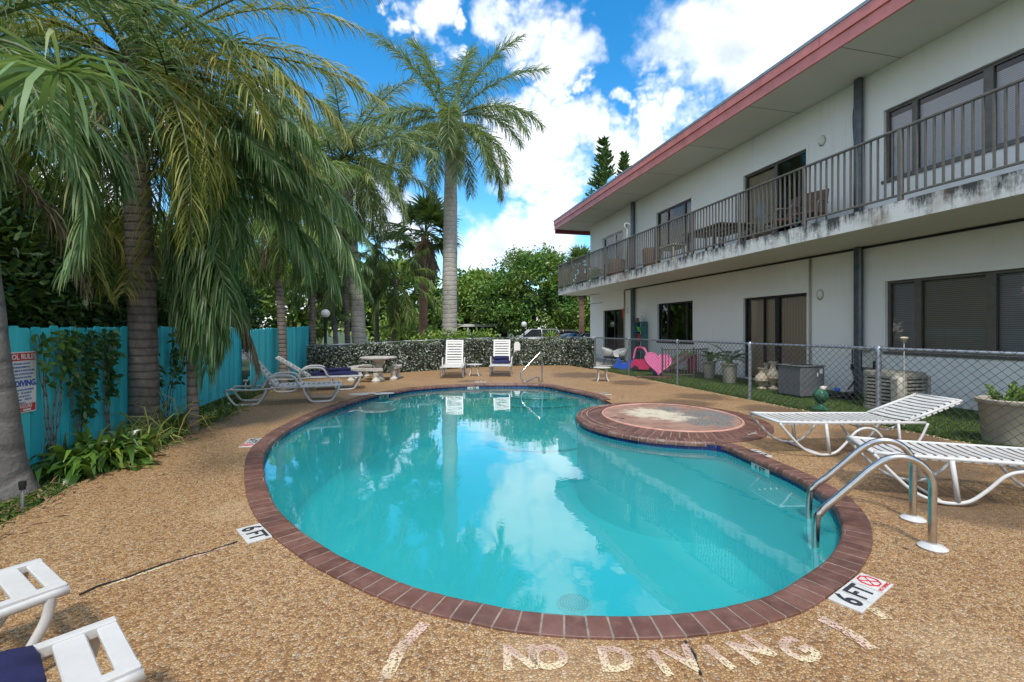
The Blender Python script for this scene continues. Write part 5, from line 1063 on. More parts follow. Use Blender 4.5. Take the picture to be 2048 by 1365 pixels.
def slats(m, x0, x1, w, n, gap, z, M=None, th=.022, side=.055, endw=.06):
    def bb(a, b, c, d, e, f):
        t = MB(); t.rbox(((a+b)/2, (c+d)/2, (e+f)/2), (b-a, d-c, f-e), .005); m.add([tuple(M @ Vector(v)) for v in t.v] if M else t.v, t.f)
    bb(x0, x1, -w/2, -w/2+side, z-th-.012, z+.006); bb(x0, x1, w/2-side, w/2, z-th-.012, z+.006)
    y0, y1 = -w/2+side-.002, w/2-side+.002; L_ = x1-x0-2*endw; p = L_/n
    bb(x0, x0+endw, y0, y1, z-th, z); bb(x1-endw, x1, y0, y1, z-th, z)
    for i in range(n): bb(x0+endw+i*p+gap/2, x0+endw+(i+1)*p-gap/2, y0, y1, z-th, z)
def resin_lounger(label, loc, rz, back=48, ns=11, nb=8, gap=.022, group='white resin loungers', scale=None):
    o = thing('resin_lounger', label, 'lounger', (*loc, .002), rz, group, scale=scale); W_ = .6; z = .34
    m = MB(); slats(m, -.17, .98, W_, ns, gap, z); m.build('seat', MT['white_plastic'], o)
    M = Matrix.Translation((-.19, 0, z)) @ Matrix.Rotation(R(back), 4, 'Y') @ Matrix.Rotation(PI, 4, 'Z'); m = MB(); slats(m, 0, .82, W_-.05, nb, gap+.006, 0, M); m.build('backrest', MT['white_plastic'], o)
    for s in (-1, 1):
        y = s*.315; m = MB()
        m.tube(smooth_pts([(.98, y, z-.02), (.6, y, z-.03), (.2, y, z-.03), (-.2, y, z-.03), (-.6, y, z-.05), (-1.0, y, z-.03)], 4), .019, 8); m.build('side_rail', MT['white_plastic'], o, True)
        for a, b in ((.92, .28), (-.36, -1.0)):
            m = MB(); m.tube(smooth_pts([(a, y, z-.03), (a-.02, y, z-.13), (a-.12, y, .05), (a-.2, y, .022), (b+.2, y, .022), (b+.12, y, .05), (b+.02, y, z-.14), (b, y, z-.04)], 5), .021, 8); m.rbox(((a+b)/2, y, .014), (.26, .06, .026), .006); m.build('leg', MT['white_plastic'], o, 50)
        m = MB(); m.tube(smooth_pts([(-.42, y, z-.02), (-.34, y*1.05, z+.13), (-.22, y*1.08, z+.19), (-.02, y*1.08, z+.2), (.12, y*1.06, z+.16), (.2, y*1.03, z+.02), (.26, y, z-.04)], 6), .02, 8, flat=1.2); m.build('armrest', MT['white_plastic'], o, True)
    m = MB()
    for x in (.5, -.97): m.tube([(x, -.315, z-.05), (x, .315, z-.05)], .02, 8)
    c = math.cos(R(back)); s_ = math.sin(R(back))
    for s in (-1, 1): m.tube([(-.19-.5*c, s*.2, z+.5*s_), (-.62, s*.2, z-.05)], .016, 6)
    m.build('cross_bar', MT['white_plastic'], o, True); return o
def cushion(label, loc, rz, dims, name='cushion', cat='cushion', mat='navy', h=0, rolls=None):
    o = thing(name, label, cat, (*loc, h), rz); m = MB(); L_, w, t = dims; n, k = 16, 8; r = random.Random(3)
    V = []
    for i in range(n+1):
        for j in range(k+1):
            x = (i/n-.5)*L_; y = (j/k-.5)*w; e = min(i, n-i, 2)/2; f = min(j, k-j, 2)/2; V.append((x*(1-.02*(1-f)), y*(1-.02*(1-e)), t*(.35+.65*min(e, f)**.5)+r.uniform(-1, 1)*.006+.012*math.sin(x*9)))
    fs = [(i*(k+1)+j, (i+1)*(k+1)+j, (i+1)*(k+1)+j+1, i*(k+1)+j+1) for i in range(n) for j in range(k)]; nb_ = len(V); V2 = [(a, b, max(0.0, .1*t)) for a, b, c_ in V]
    m.add(V+V2, fs+[tuple(nb_+q for q in f[::-1]) for f in fs]+[(i*(k+1), nb_+i*(k+1), nb_+(i+1)*(k+1), (i+1)*(k+1)) for i in range(n)]+[((i+1)*(k+1)+k, nb_+(i+1)*(k+1)+k, nb_+i*(k+1)+k, i*(k+1)+k) for i in range(n)]+[(j+1, nb_+j+1, nb_+j, j) for j in range(k)]+[(n*(k+1)+j, nb_+n*(k+1)+j, nb_+n*(k+1)+j+1, n*(k+1)+j+1) for j in range(k)])
    c = m.build(name+'_fabric' if False else 'padding', MT[mat], o, True)
    if rolls:
        for x, y, rr, LL, a in rolls: b = MB(); b.tube(smooth_pts([(x-LL/2*math.cos(a), y-LL/2*math.sin(a), t+rr*.7), (x, y, t+rr*.8), (x+LL/2*math.cos(a), y+LL/2*math.sin(a), t+rr*.7)], 4), rr, 10); b.build('roll', MT[mat], o, True)
    return o
a = R(21); resin_lounger('white resin lounger with high back in front on the left, no cushion', (-4.37, 9.1), a, 52)
resin_lounger('white resin lounger behind the front left one, carrying navy towels', (-4.56, 10.95), a, 34)
cushion('pile of navy towels spread on the seat of the second left lounger', (-4.56+.37*math.cos(a), 10.95+.37*math.sin(a)), a, (1.05, .56, .07), 'towel_pile', 'towel', h=.352, rolls=[(.1, 0, .05, .5, .1), (-.25, .08, .05, .5, 1.4)])
resin_lounger('white resin lounger facing the pool at the far fence, empty, left one', (-1.8, 14.35), R(-87), 66)
resin_lounger('white resin lounger facing the pool at the far fence with a rolled navy cushion', (-.34, 14.85), R(-91), 66)
cushion('rolled navy cushion at the foot of the right far lounger backrest', (-.34, 14.72), R(-1), (.56, .3, .13), h=.35, rolls=[(0, -.05, .06, .5, 0)])
resin_lounger('foot end of a white lounger cut by the left picture edge, upper one', (-2.008-.97*.545, 2.095-.97*.84), R(57), 20, ns=8, gap=.05, scale=(.95, .66, .98))
resin_lounger('foot end of a white lounger under a navy cushion in the bottom left corner', (-1.28-.95*.64, 1.58-.95*.77), R(50), 20, ns=7, gap=.06, scale=(.95, .64, 1.06))
cushion('navy cushion with white specks on the bottom left corner lounger', (-1.28-.64*.72, 1.58-.77*.72), R(50), (1.0, .34, .06), h=.372)
# strap loungers
def strap_lounger(label, loc, rz, back=24):
    o = thing('strap_lounger', label, 'lounger', (*loc, .002), rz, 'white strap loungers'); W_ = .58; z = .37; bx_ = 1.46; bl = .66; c, s_ = math.cos(R(back)), math.sin(R(back))
    for s in (-1, 1):
        y = s*W_/2; m = MB(); m.tube(smooth_pts([(0, y, z+.01), (.4, y, z), (1.0, y, z), (1.66, y, z-.005)], 3), .017, 8)
        m.build('side_rail', MT['strap_white'], o, True); m = MB(); m.tube([(bx_, y*.97, z+.01), (bx_+bl*c, y*.97, z+bl*s_)], .016, 8); m.build('back_rail', MT['strap_white'], o, True)
        m = MB(); yy = s*(W_/2+.012)
        m.tube(smooth_pts([(.0, yy, z), (.12, yy, .23), (.28, yy, .08), (.46, yy, .02), (.62, yy, .04), (.74, yy, .14), (.86, yy, .27), (.98, yy, .31), (1.1, yy, .27), (1.22, yy, .12), (1.34, yy, .03), (1.46, yy, .04), (1.58, yy, .17), (1.68, yy, z-.01)], 5), .0125, 8, flat=1.15)
        m.tube([(.52, yy, z-.01), (.56, yy, .035)], .019, 6); m.tube([(1.34, yy, z-.01), (1.37, yy, .035)], .015, 6); m.build('leg', MT['strap_white'], o, True)
    m = MB(); m.tube([(0, -W_/2, z+.01), (0, W_/2, z+.01)], .016, 8); m.tube([(bx_+bl*c, -W_/2, z+bl*s_), (bx_+bl*c, W_/2, z+bl*s_)], .016, 8)
    m.build('end_bar', MT['strap_white'], o, True)
    for x in (.46, 1.4): m = MB(); m.tube([(x, -W_/2, .02), (x, W_/2, .02)], .013, 6); m.build('cross_bar', MT['strap_white'], o, True)
    m = MB(); m.tube([(.98, -W_/2, .31), (.98, W_/2, .31)], .013, 6); m.tube(smooth_pts([(1.15, -.22, z-.06), (1.3, -.2, z-.1), (1.62, -.2, z+.06)], 4), .01, 6); m.tube(smooth_pts([(1.15, .22, z-.06), (1.3, .2, z-.1), (1.62, .2, z+.06)], 4), .01, 6); m.build('cross_bar', MT['strap_white'], o, True)
    r = random.Random(int(loc[0]*100))
    def strap(m, x, zz, slope):
        n = 8; t = .006; w = .0235; V = []
        for i in range(n+1):
            y = -W_/2-.014+(W_+.028)*i/n; sag = -.012*math.sin(PI*i/n); wz = -.012 if i in (0, n) else .018
            for q in (-1, 1): V.append((x+q*w*math.cos(slope), y, zz+q*w*math.sin(slope)+sag+wz))
        V += [(a, b, c_-t) for a, b, c_ in V]; k = 2*(n+1); fs = []
        for i in range(n): a = 2*i; fs += [(a, a+1, a+3, a+2), (a+k, a+2+k, a+3+k, a+1+k), (a, a+2, a+2+k, a+k), (a+1, a+1+k, a+3+k, a+3)]
        m.add(V, fs)
    m = MB()
    for i in range(20): strap(m, .05+i*.071+r.uniform(-.004, .004), z, 0)
    m.build('seat_straps', MT['strap_white'], o); m = MB()
    for i in range(9): d = .04+i*.071; strap(m, bx_+d*c, z+d*s_, R(back))
    m.build('back_straps', MT['strap_white'], o); return o
strap_lounger('white strap lounger with raised back nearest the fence, behind the other one', (2.95, 5.44), R(1.5), 21)
strap_lounger('white strap lounger cut by the right picture edge beside the pool ladder', (3.1, 4.15), R(-18), 20)
# side tables
def side_table(label, px, py, h=.38, r=.24):
    x, y = G(px, py); o = thing('side_table', label, 'table', (x, y, 0), 0, 'small round white tables'); MB().lathe([(r-.02, h-.025), (r, h-.02), (r+.004, h-.008), (r-.005, h), (.01, h)], (0, 0, 0), 32).build('tabletop', MT['strap_white'], o, 40)
    for k in range(4):
        a = PI/4+k*PI/2; c, s = math.cos(a), math.sin(a); m = MB(); m.tube(smooth_pts([(c*r*.72, s*r*.72, h-.025), (c*r*.64, s*r*.64, h*.6), (c*r*.68, s*r*.68, h*.3), (c*r*.92, s*r*.92, 0)], 4), .016, 8); m.build('leg', MT['strap_white'], o, True)
side_table('small round white table on the right side of the deck before the turf', 1204, 763, .39, .235); side_table('small round white table between the two upright far loungers', 949, 752, .36, .235)
# concrete table and benches
x, y = G(757, 761); o = thing('concrete_table', 'round weathered concrete table by the ivy screen', 'table', (x, y, 0)); MB().lathe([(.44, .6), (.49, .61), (.5, .635), (.49, .655), (.01, .66)], (0, 0, 0), 40).build('tabletop', MT['concrete'], o, 40)
MB().lathe([(.17, 0), (.18, .06), (.14, .09), (.1, .16), (.09, .32), (.13, .44), (.1, .5), (.2, .57), (.2, .6)], (0, 0, 0), 20).build('pedestal', MT['concrete_pale'], o, 50)
def bench(label, px, py, r0, r1, a0, a1, rz, h=.37, cx=0, cy=0):
    x, y = G(px, py); o = thing('concrete_bench', label, 'bench', (x, y, 0), rz, 'curved concrete benches'); A = np.linspace(R(a0), R(a1), 20); rm = (r0+r1)/2; am = (A[0]+A[-1])/2; ox, oy = rm*math.cos(am), rm*math.sin(am)
    poly = [(r1*math.cos(a)-ox, r1*math.sin(a)-oy) for a in A]+[(r0*math.cos(a)-ox, r0*math.sin(a)-oy) for a in A[::-1]]; m = MB(); m.prism(poly, h-.06, h); m.build('seat', MT['concrete'], o)
    for a in (A[3], A[-4]):
        m = MB(); c = (rm*math.cos(a)-ox, rm*math.sin(a)-oy, 0); m.lathe([(.15, 0), (.16, .05), (.11, .08), (.085, .15), (.13, .22), (.12, .26), (.09, .28), (.16, h-.06)], c, 16, .75, 1.0); m.build('leg', MT['concrete_pale'], o, 50)
bench('curved concrete bench in front of the round concrete table', 725, 765, .85, 1.13, -150, -88, R(18)); bench('concrete bench seen end on to the right of the round concrete table', 793, 758, .85, 1.13, -25, 20, R(5), .38); bench('curved concrete bench on the left behind the front bench', 716, 757, .85, 1.13, 150, 205, R(-10))
# lamp post
def lamp(label, px, py, h, r, z=None):
    x, y = G(px, py) if z is None else ((px-1024)/F*z, z); o = thing('lamp_post', label, 'lamp', (x, y, 0), 0, 'globe lamps'); m = MB(); m.lathe([(.07, 0), (.07, .05), (.045, .08), (.042, h-.16), (.06, h-.14), (.06, h-.1), (.03, h-.09)], (0, 0, 0), 14); m.build('pole', MT['black_metal'], o, 50); m = MB(); m.sphere((0, 0, h), r, 20, 14); m.build('globe', MT['globe'], o, True)
lamp('black lamp post with white globe against the ivy screen on the left', 651, 750, 1.93, .135); lamp('distant white globe lamp above the parked cars', 1048, 0, 1.75, .16, 27)
# pool ladder
o = thing('pool_ladder', 'stainless pool ladder with two curved handrails and white floor flanges', 'ladder', (0, 0, 0))
p1, p2 = G(1865, 1097), G(1826, 1040); q1, q2 = G(1632, 1098, -.1), G(1618, 1040, -.1)
for (px_, py_), (qx, qy), nm in ((p1, q1, 0), (p2, q2, 1)):
    P = Vector((px_, py_, 0)); Q = Vector((qx, qy, 0)); d = (Q-P).normalized(); Lr = (Q-P).length
    pts = [(0, .015), (0, .3), (.0, .42), (.03, .5), (.09, .555), (.17, .57), (.25, .545), (.33, .48), (.43, .37), (.53, .26), (Lr-.035, .165), (Lr, .05), (Lr, -.5), (Lr, -1.05)]
    m = MB(); m.tube(smooth_pts([P+d*a+Vector((0, 0, b)) for a, b in pts], 7), .0235, 14); m.build('handrail', MT['steel'], o, True)
    m = MB(); m.lathe([(.075, 0), (.078, .008), (.06, .022), (.03, .028), (.026, .03)], (P.x, P.y, .002), 28); m.build('flange', MT['tile_white'], o, 40)
a, b = Vector((*q1, 0)), Vector((*q2, 0)); w = (b-a); an = math.atan2(w.y, w.x)
for z in (-.16, -.42, -.68): m = MB(); m.rbox(((a.x+b.x)/2, (a.y+b.y)/2, z), (w.length-.05, .1, .035), .008, an); m.build('step', MT['tile_white'], o)
for e in (a, b): m = MB(); m.lathe([(.03, -.11), (.03, -.085)], (e.x, e.y, 0), 14); m.build('collar', MT['tile_white'], o, 40)
# far handrail over the steps
o = thing('pool_handrail', 'single bent stainless handrail over the entry steps at the far end', 'handrail', (0, 0, 0)); p = G(1084, 765); z = p[1]
def hp_(px, py, zz): return ((px-1024)/F*zz, zz, H+(HY-py)/F*zz)
pts = [hp_(1084, 765, z), hp_(1084, 730, z), hp_(1083.5, 708, z), hp_(1080, 706.5, z-.02), hp_(1075, 711, z-.05), hp_(1050, 737, z-.25), hp_(1043, 747, z-.3), hp_(1043, 758, z-.32), hp_(1047, 763, z-.32), hp_(1054, 763, z-.3), hp_(1070, 756, z-.15), hp_(1077, 756, z-.1), hp_(1078, 761, z-.1), hp_(1078.5, 767.5, z-.1)]
pts = [(q[0], q[1], max(q[2], .01)) for q in pts]; m = MB(); m.tube(smooth_pts(pts, 5), .021, 10); m.build('rail', MT['steel'], o, True)
for i in (0, -1): m = MB(); m.lathe([(.05, 0), (.05, .012), (.025, .02)], (pts[i][0], pts[i][1], .002), 16); m.build('flange', MT['steel'], o, 40)
# ======================= THINGS ON THE TURF, THE BALCONY AND BEYOND =======================
# air conditioners
p = G(1602, 797.5); Dc = p[0]*CT+p[1]*ST; tc_ = -p[0]*ST+p[1]*CT; c = BW(Dc+.31, tc_+.31); o = thing('air_conditioner', 'square dark grey air conditioning unit on the turf next to the pale urns', 'air conditioner', c, TH)
m = MB(); m.rbox((0, 0, .335), (.6, .6, .62), .02)
o2 = m.build('casing', MT['ac_grey'], o); m = MB()
for k in range(26):
    y = -.28+k*.0224
    for s, ax in ((-.303, 0), (-.303, 1)):
        if ax == 0: m.bx(s, s+.004, y-.003, y+.006, .07, .6)
        else: m.bx(y-.003, y+.006, s, s+.004, .07, .6)
m.build('louvres', MT['ac_grey'], o); m = MB(); m.rbox((0, 0, .655), (.64, .64, .025), .01); m.build('top_cover', MT['ac_grey'], o); m = MB(); m.lathe([(.22, .668), (.23, .672), (.2, .676), (.01, .676)], (0, 0, 0), 28); m.build('fan_grille', MT['black'], o)
m = MB(); m.bx(.17, .24, -.3065, -.3045, .5, .6); m.bx(.1, .13, -.3065, -.3045, .44, .52); m.build('label_plate', MT['sign_white'], o)
c = BW(8.56, 6.42); o = thing('air_conditioner', 'tan round cornered air conditioning unit behind the fence post and strap lounger', 'air conditioner', c, TH)
def rrect(a, r, n=8):
    P = []
    for k, (sx_, sy_) in enumerate(((1, 1), (-1, 1), (-1, -1), (1, -1))):
        for i in range(n+1): q = PI/2*k+PI/2*i/n; P.append((sx_*(a-r)+r*math.cos(q), sy_*(a-r)+r*math.sin(q)))
    return P
m = MB(); m.prism(rrect(.31, .14), .03, .6); m.build('coil', MT['black'], o)
m = MB()
for z in np.arange(.07, .6, .062): m.prism(rrect(.345, .15), z, z+.034)
m.build('louvres', MT['ac_tan'], o); m = MB(); m.prism(rrect(.355, .155), .6, .655); m.prism(rrect(.34, .15), .655, .672); m.prism(rrect(.36, .155), 0, .05)
for a_ in (-1,): m.rbox((-.3, -.3, .32), (.2, .2, .6), .05); m.rbox((.335, -.3, .32), (.05, .1, .6), .01)
m.build('casing', MT['ac_tan'], o, 40); m = MB(); m.lathe([(.24, .673), (.25, .68), (.22, .685), (.01, .69)], (0, 0, 0), 28); m.build('fan_grille', MT['ac_tan'], o, 40)
# hose and cables heap
x, y = G(1690, 800); o = thing('cable_heap', 'heap of black hose and cables against the wall between the two air conditioners', 'hose', (x, y, 0)); m = MB(); r = random.Random(3)
for k in range(5): m.tube(smooth_pts([(r.uniform(-.3, .3), r.uniform(-.15, .2), r.uniform(.02, .14)) for _ in range(7)], 5), .011, 5)
m.build('hose', MT['black'], o, True); m = MB(); m.rbox((-.12, .05, .2), (.09, .06, .07), .01); m.build('plug', MT['blue_toy'], o)
# urns
def urn(label, px, py, h, k):
    x, y = G(px, py); o = thing('garden_urn', label, 'urn', (x, y, 0), 0, 'pale stone urns'); s = h/.62
    MB().lathe([(a*k, b*s) for a, b in [(.085, 0), (.09, .03), (.05, .07), (.04, .1), (.05, .13), (.1, .19), (.125, .27), (.12, .34), (.08, .42), (.05, .47), (.045, .54), (.075, .6), (.08, .62), (.05, .615), (.03, .5)]], (0, 0, 0), 24).build('body', MT['urn'], o, 60)
    m = MB(); m.lathe([(.127*k, .25*s), (.132*k, .262*s), (.127*k, .275*s)], (0, 0, 0), 24); m.build('band', MT['urn'], o, True)
urn('short pale urn in front, leftmost of the group beside the sliding door', 1523, 778.5, .5, 1.2); urn('tall pale urn right against the grey air conditioner', 1546, 779.5, .66, 1.25); urn('pale urn standing behind the other two urns', 1532, 773, .58, .95)
# planters with sago palms
def pot(o, h, rt, rb, mat='planter'):
    m = MB(); m.lathe([(rb, 0), (rb+.01, .02), (rt-.03, h*.86), (rt-.015, h*.88), (rt, h*.9), (rt+.005, h-.01), (rt-.01, h), (rt-.03, h-.01), (rt-.04, h-.06)], (0, 0, 0), 28); m.build('pot', MT[mat], o, 50); m = MB(); m.lathe([(rt-.03, h-.065), (rt-.1, h-.05), (.01, h-.045)], (0, 0, 0), 24); m.build('soil', MT['soil'], o, True)
def sago(label, px, py, h, rt, nf, seed, Lf=.6):
    x, y = G(px, py); o = thing('potted_palm', label, 'potted plant', (x, y, 0), 0, 'potted sago palms'); pot(o, h, rt, rt*.72); g = np.random.default_rng(seed); lv = Leaves()
    for i in range(nf): frond(lv, (0, 0, h+.06), g.uniform(0, 2*PI), R(g.uniform(10, 70)), Lf*g.uniform(.8, 1.1), g.uniform(.6, 1.2), nl=34, ll=.13, lw=.012, hang=.05, plum=.15, rr=.007, mi=0, rmi=0, rng=g, nseg=2)
    lv.build('foliage', MT['dark_leaf'], o); m = MB(); m.lathe([(.07, h-.06), (.09, h), (.06, h+.08), (.01, h+.1)], (0, 0, 0), 12); m.build('stem', MT['queen_bark'], o, True)
sago('tan planter with a spreading sago palm, the right one of the pair', 1459, 766, .52, .215, 16, 3, .68); sago('tan planter with a smaller sago palm, left and behind its pair', 1419, 757, .5, .19, 10, 4, .5)
x, y = G(2014, 886); o = thing('potted_succulent', 'large tan planter with a green succulent at the right picture edge', 'potted plant', (x, y, 0)); pot(o, .55, .29, .215); g = np.random.default_rng(4); lv = Leaves()
m = MB()
for k in range(13):
    a = g.uniform(0, 2*PI); e = R(g.uniform(35, 80)); b = np.array([g.normal(0, .09), g.normal(0, .09), .5]); d = np.array([math.cos(e)*math.cos(a), math.cos(e)*math.sin(a), math.sin(e)]); Ls = g.uniform(.15, .3); m.tube([tuple(b), tuple(b+d*Ls)], .012, 6)
    n = 60; t = g.uniform(.1, 1, n); dd = g.normal(0, 1, (n, 3))+d; V, q = strips(b+d*Ls*t[:, None], dd, np.full(n, .05), np.full(n, .02), np.full(n, .0), 2, rng=g); lv.add(V, q)
m.build('stem', MT['succulent'], o, True); lv.build('foliage', MT['succulent'], o)
# glazed frog-like lantern ornament
x, y = G(1641, 820); o = thing('glazed_ornament', 'green glazed ball ornament on a small pedestal in front of the grey unit', 'garden ornament', (x, y, 0))
m = MB(); m.lathe([(.13, 0), (.14, .02), (.09, .05), (.05, .08), (.045, .12), (.08, .15)], (0, 0, 0), 18); m.build('pedestal', MT['green_glaze'], o, 50); m = MB(); m.sphere((0, 0, .25), .12, 18, 12, (1, 1, 1.05)); m.build('ball', MT['green_glaze'], o, True); m = MB(); m.sphere((.03, -.02, .38), .05, 12, 8, (1.2, 1, .9)); m.sphere((.07, -.03, .4), .022, 8, 6); m.build('finial', MT['concrete_pale'], o, True)
# solar light
z = 6.75; x = (1808-1024)/F*z; o = thing('solar_light', 'small solar light on a thin white stake behind the fence rail', 'garden light', (x, z, 0)); h = H+(HY-676)/F*z; m = MB(); m.tube([(0, 0, 0), (0, 0, h-.06)], .006, 6); m.build('stake', MT['strap_white'], o); m = MB(); m.lathe([(.008, h-.07), (.03, h-.05), (.045, h-.012), (.05, h-.01), (.05, h), (.035, h+.012), (.01, h+.015)], (0, 0, 0), 16); m.build('lamp_head', MT['urn'], o, 50)
# toys
x, y = G(1246, 738); o = thing('toy_rocker', 'blue plastic animal rocker on the turf left of the pink toy car', 'toy', (x, y, 0), R(-10)); m = MB()
prof = [(-.36, .1), (-.3, .04), (-.1, 0), (.12, 0), (.3, .05), (.38, .12), (.34, .2), (.3, .34), (.24, .37), (.18, .33), (.14, .2), (.02, .17), (-.06, .2), (-.1, .34), (-.16, .38), (-.24, .33), (-.22, .22), (-.3, .16)]
m.prism(prof, -.13, .13, Matrix.Rotation(R(90), 4, 'X')); m.build('body', MT['blue_toy'], o); m = MB(); m.tube([(-.14, -.2, .28), (-.14, .2, .28)], .018, 8); m.build('handle', MT['blue_toy'], o, True); m = MB(); m.rbox((.06, 0, .185), (.2, .22, .03), .01); m.build('seat', MT['blue_toy'], o)
x, y = G(1288, 743); o = thing('toy_car', 'pink ride in toy car with white window frame and arched roof', 'toy', (x, y, 0), R(160)); m = MB()
body = [(-.42, .12), (-.4, .3), (-.2, .37), (.0, .4), (.32, .4), (.4, .34), (.42, .12), (.3, .08), (-.3, .08)]; m.prism(body, -.22, .22, Matrix.Rotation(R(90), 4, 'X')); m.build('body', MT['pink_deep'], o)
m = MB()
for s in (-1, 1):
    m.tube(smooth_pts([(-.18, s*.2, .37), (-.1, s*.19, .6), (-.02, s*.18, .76), (.12, s*.17, .82), (.26, s*.18, .76), (.34, s*.2, .4)], 5), .028, 8)
m.build('door_frame', MT['pink'], o, True); m = MB(); m.tube([(-.15, -.19, .42), (-.03, -.17, .74), (-.03, .17, .74), (-.15, .19, .42)], .022, 8, closed=True); m.build('window_frame', MT['strap_white'], o, True); m = MB(); m.prism([(-.06, .74), (.04, .83), (.14, .86), (.24, .83), (.32, .74), (.24, .79), (.14, .82), (.04, .79)], -.2, .2, Matrix.Rotation(R(90), 4, 'X')); m.build('roof', MT['pink_deep'], o)
for sx_ in (-.27, .27):
    for s in (-1, 1): m = MB(); m.lathe([(.06, -.02), (.1, -.015), (.1, .015), (.06, .02)], (0, 0, 0), 16); m.v = [(a+sx_, c_+s*.23, b+.1) for a, b, c_ in m.v]; m.build('wheel', MT['black'], o, 50)
x, y = G(1316, 753); o = thing('toy_heart', 'large pink heart shaped toy panel standing by the black gate', 'toy', (x, y, .02), R(8), rot=(R(-14), R(6), R(8)))
hp2 = [(.43*(16*math.sin(t)**3)/16, .4+.4*(13*math.cos(t)-5*math.cos(2*t)-2*math.cos(3*t)-math.cos(4*t))/17) for t in np.linspace(0, 2*PI, 48, endpoint=False)]
m = MB(); m.prism(hp2, -.04, .04, Matrix.Rotation(R(90), 4, 'X')); m.build('panel', MT['pink'], o); m = MB(); m.tube([(a*.985, -.03, b) for a, b in hp2], .022, 6, closed=True); m.build('rim', MT['pink'], o, True)
x, y = G(1352, 747); o = thing('toy_slide', 'pink and lime green toy slide lying behind the black gate', 'toy', (x+.2, y+.6, 0), R(15)); m = MB(); m.prism([(-.5, .12), (.5, .62), (.6, .62), (.6, .56), (.5, .54), (-.46, .04)], -.22, .22, Matrix.Rotation(R(90), 4, 'X')); m.build('chute', MT['pink'], o); m = MB()
for s in (-1, 1): m.tube([(-.45, s*.22, .16), (.5, s*.22, .68), (.62, s*.22, .66)], .035, 8)
m.build('side', MT['green_toy'], o, True); m = MB(); m.rbox((.62, 0, .3), (.08, .44, .6), .02); m.build('ladder', MT['pink_deep'], o)
x, y = G(1325, 757); o = thing('metal_gate', 'black metal gate panel leaning behind the chain link fence beside the pink heart', 'gate', (x, y, 0), R(2)); m = MB(); wG = .92; hG = .9
m.rbox((0, 0, hG/2), (.045, .045, hG), .005); m.rbox((wG, 0, hG/2), (.045, .045, hG), .005); m.rbox((wG/2, 0, hG-.06), (wG, .03, .03), .004); m.rbox((wG/2, 0, .1), (wG, .03, .03), .004); m.build('frame', MT['bronze'], o); m = MB()
for k in range(1, 10): m.box((wG*k/10, 0, hG/2+.02), (.018, .018, hG-.18))
m.build('bars', MT['bronze'], o); m = MB(); m.rbox((wG+.35, .25, .84), (.75, .03, .03), .004, R(35))
for k in range(1, 7): m.box((wG+.05+.09*k, .04+.063*k, .42), (.018, .018, .82), R(35))
m.build('side_panel', MT['bronze'], o)
x, y = G(1308, 757); o = thing('brick_step', 'low row of red bricks at the turf edge below the pink heart', 'bricks', (x, y, 0), R(-14)); m = MB()
for k in range(7): m.rbox((-.42+k*.14, 0, .025), (.13, .2, .055), .004)
m.build('bricks', MT['brick'], o)
x, y = G(1308, 750); o = thing('toy_basin', 'small blue toy basin on the ground in front of the pink heart', 'toy', (x+.1, y-.05, 0)); MB().lathe([(.1, 0), (.15, .06), (.16, .12), (.14, .12), (.1, .05), (.01, .04)], (0, 0, 0), 18).build('basin', MT['blue_toy'], o, 50); m = MB(); m.tube(arc((0, 0, .12), .15, 0, 180, 8), .008, 6); m.build('handle', MT['blue_toy'], o, True)
# shell armchairs
def shell_chair(label, px, py, rz):
    x, y = G(px, py); o = thing('shell_chair', label, 'chair', (x, y, 0), rz, 'white shell armchairs', scale=.84); m = MB(); nu, nv = 18, 10; V = []
    for i in range(nu+1):
        a = -PI*.78+2*PI*.78*i/nu           # around the back, open to +x
        ht = .44-.2*(abs(a)/(PI*.78))**1.5
        for j in range(nv+1):
            t = j/nv; rr = .08+.22*math.sin(t*PI/2)**.8; V.append((-math.cos(a)*rr*1.05, math.sin(a)*rr*1.15, .42+.03*(1-t)+ht*max(0, t-.35)**1.4/.55))
    m.add(V, [(i*(nv+1)+j, (i+1)*(nv+1)+j, (i+1)*(nv+1)+j+1, i*(nv+1)+j+1) for i in range(nu) for j in range(nv)]); s = m.build('shell', MT['shell_white'], o, True); md = s.modifiers.new('s', 'SOLIDIFY'); md.thickness = .012
    m = MB(); m.lathe([(.2, .425), (.22, .44), (.01, .45)], (.06, 0, 0), 20); m.build('seat', MT['shell_white'], o, True)
    for a, b in ((1, 1), (1, -1), (-1, 1), (-1, -1)): m = MB(); m.tube([(a*.12, b*.12, .42), (a*.24, b*.22, 0)], .012, 6); m.build('leg', MT['black_metal'], o, True)
shell_chair('white shell armchair by the far sliding door, left one of two', 1217, 730, R(-20)); shell_chair('white shell armchair turned sideways behind the blue rocker', 1241, 733, R(200))
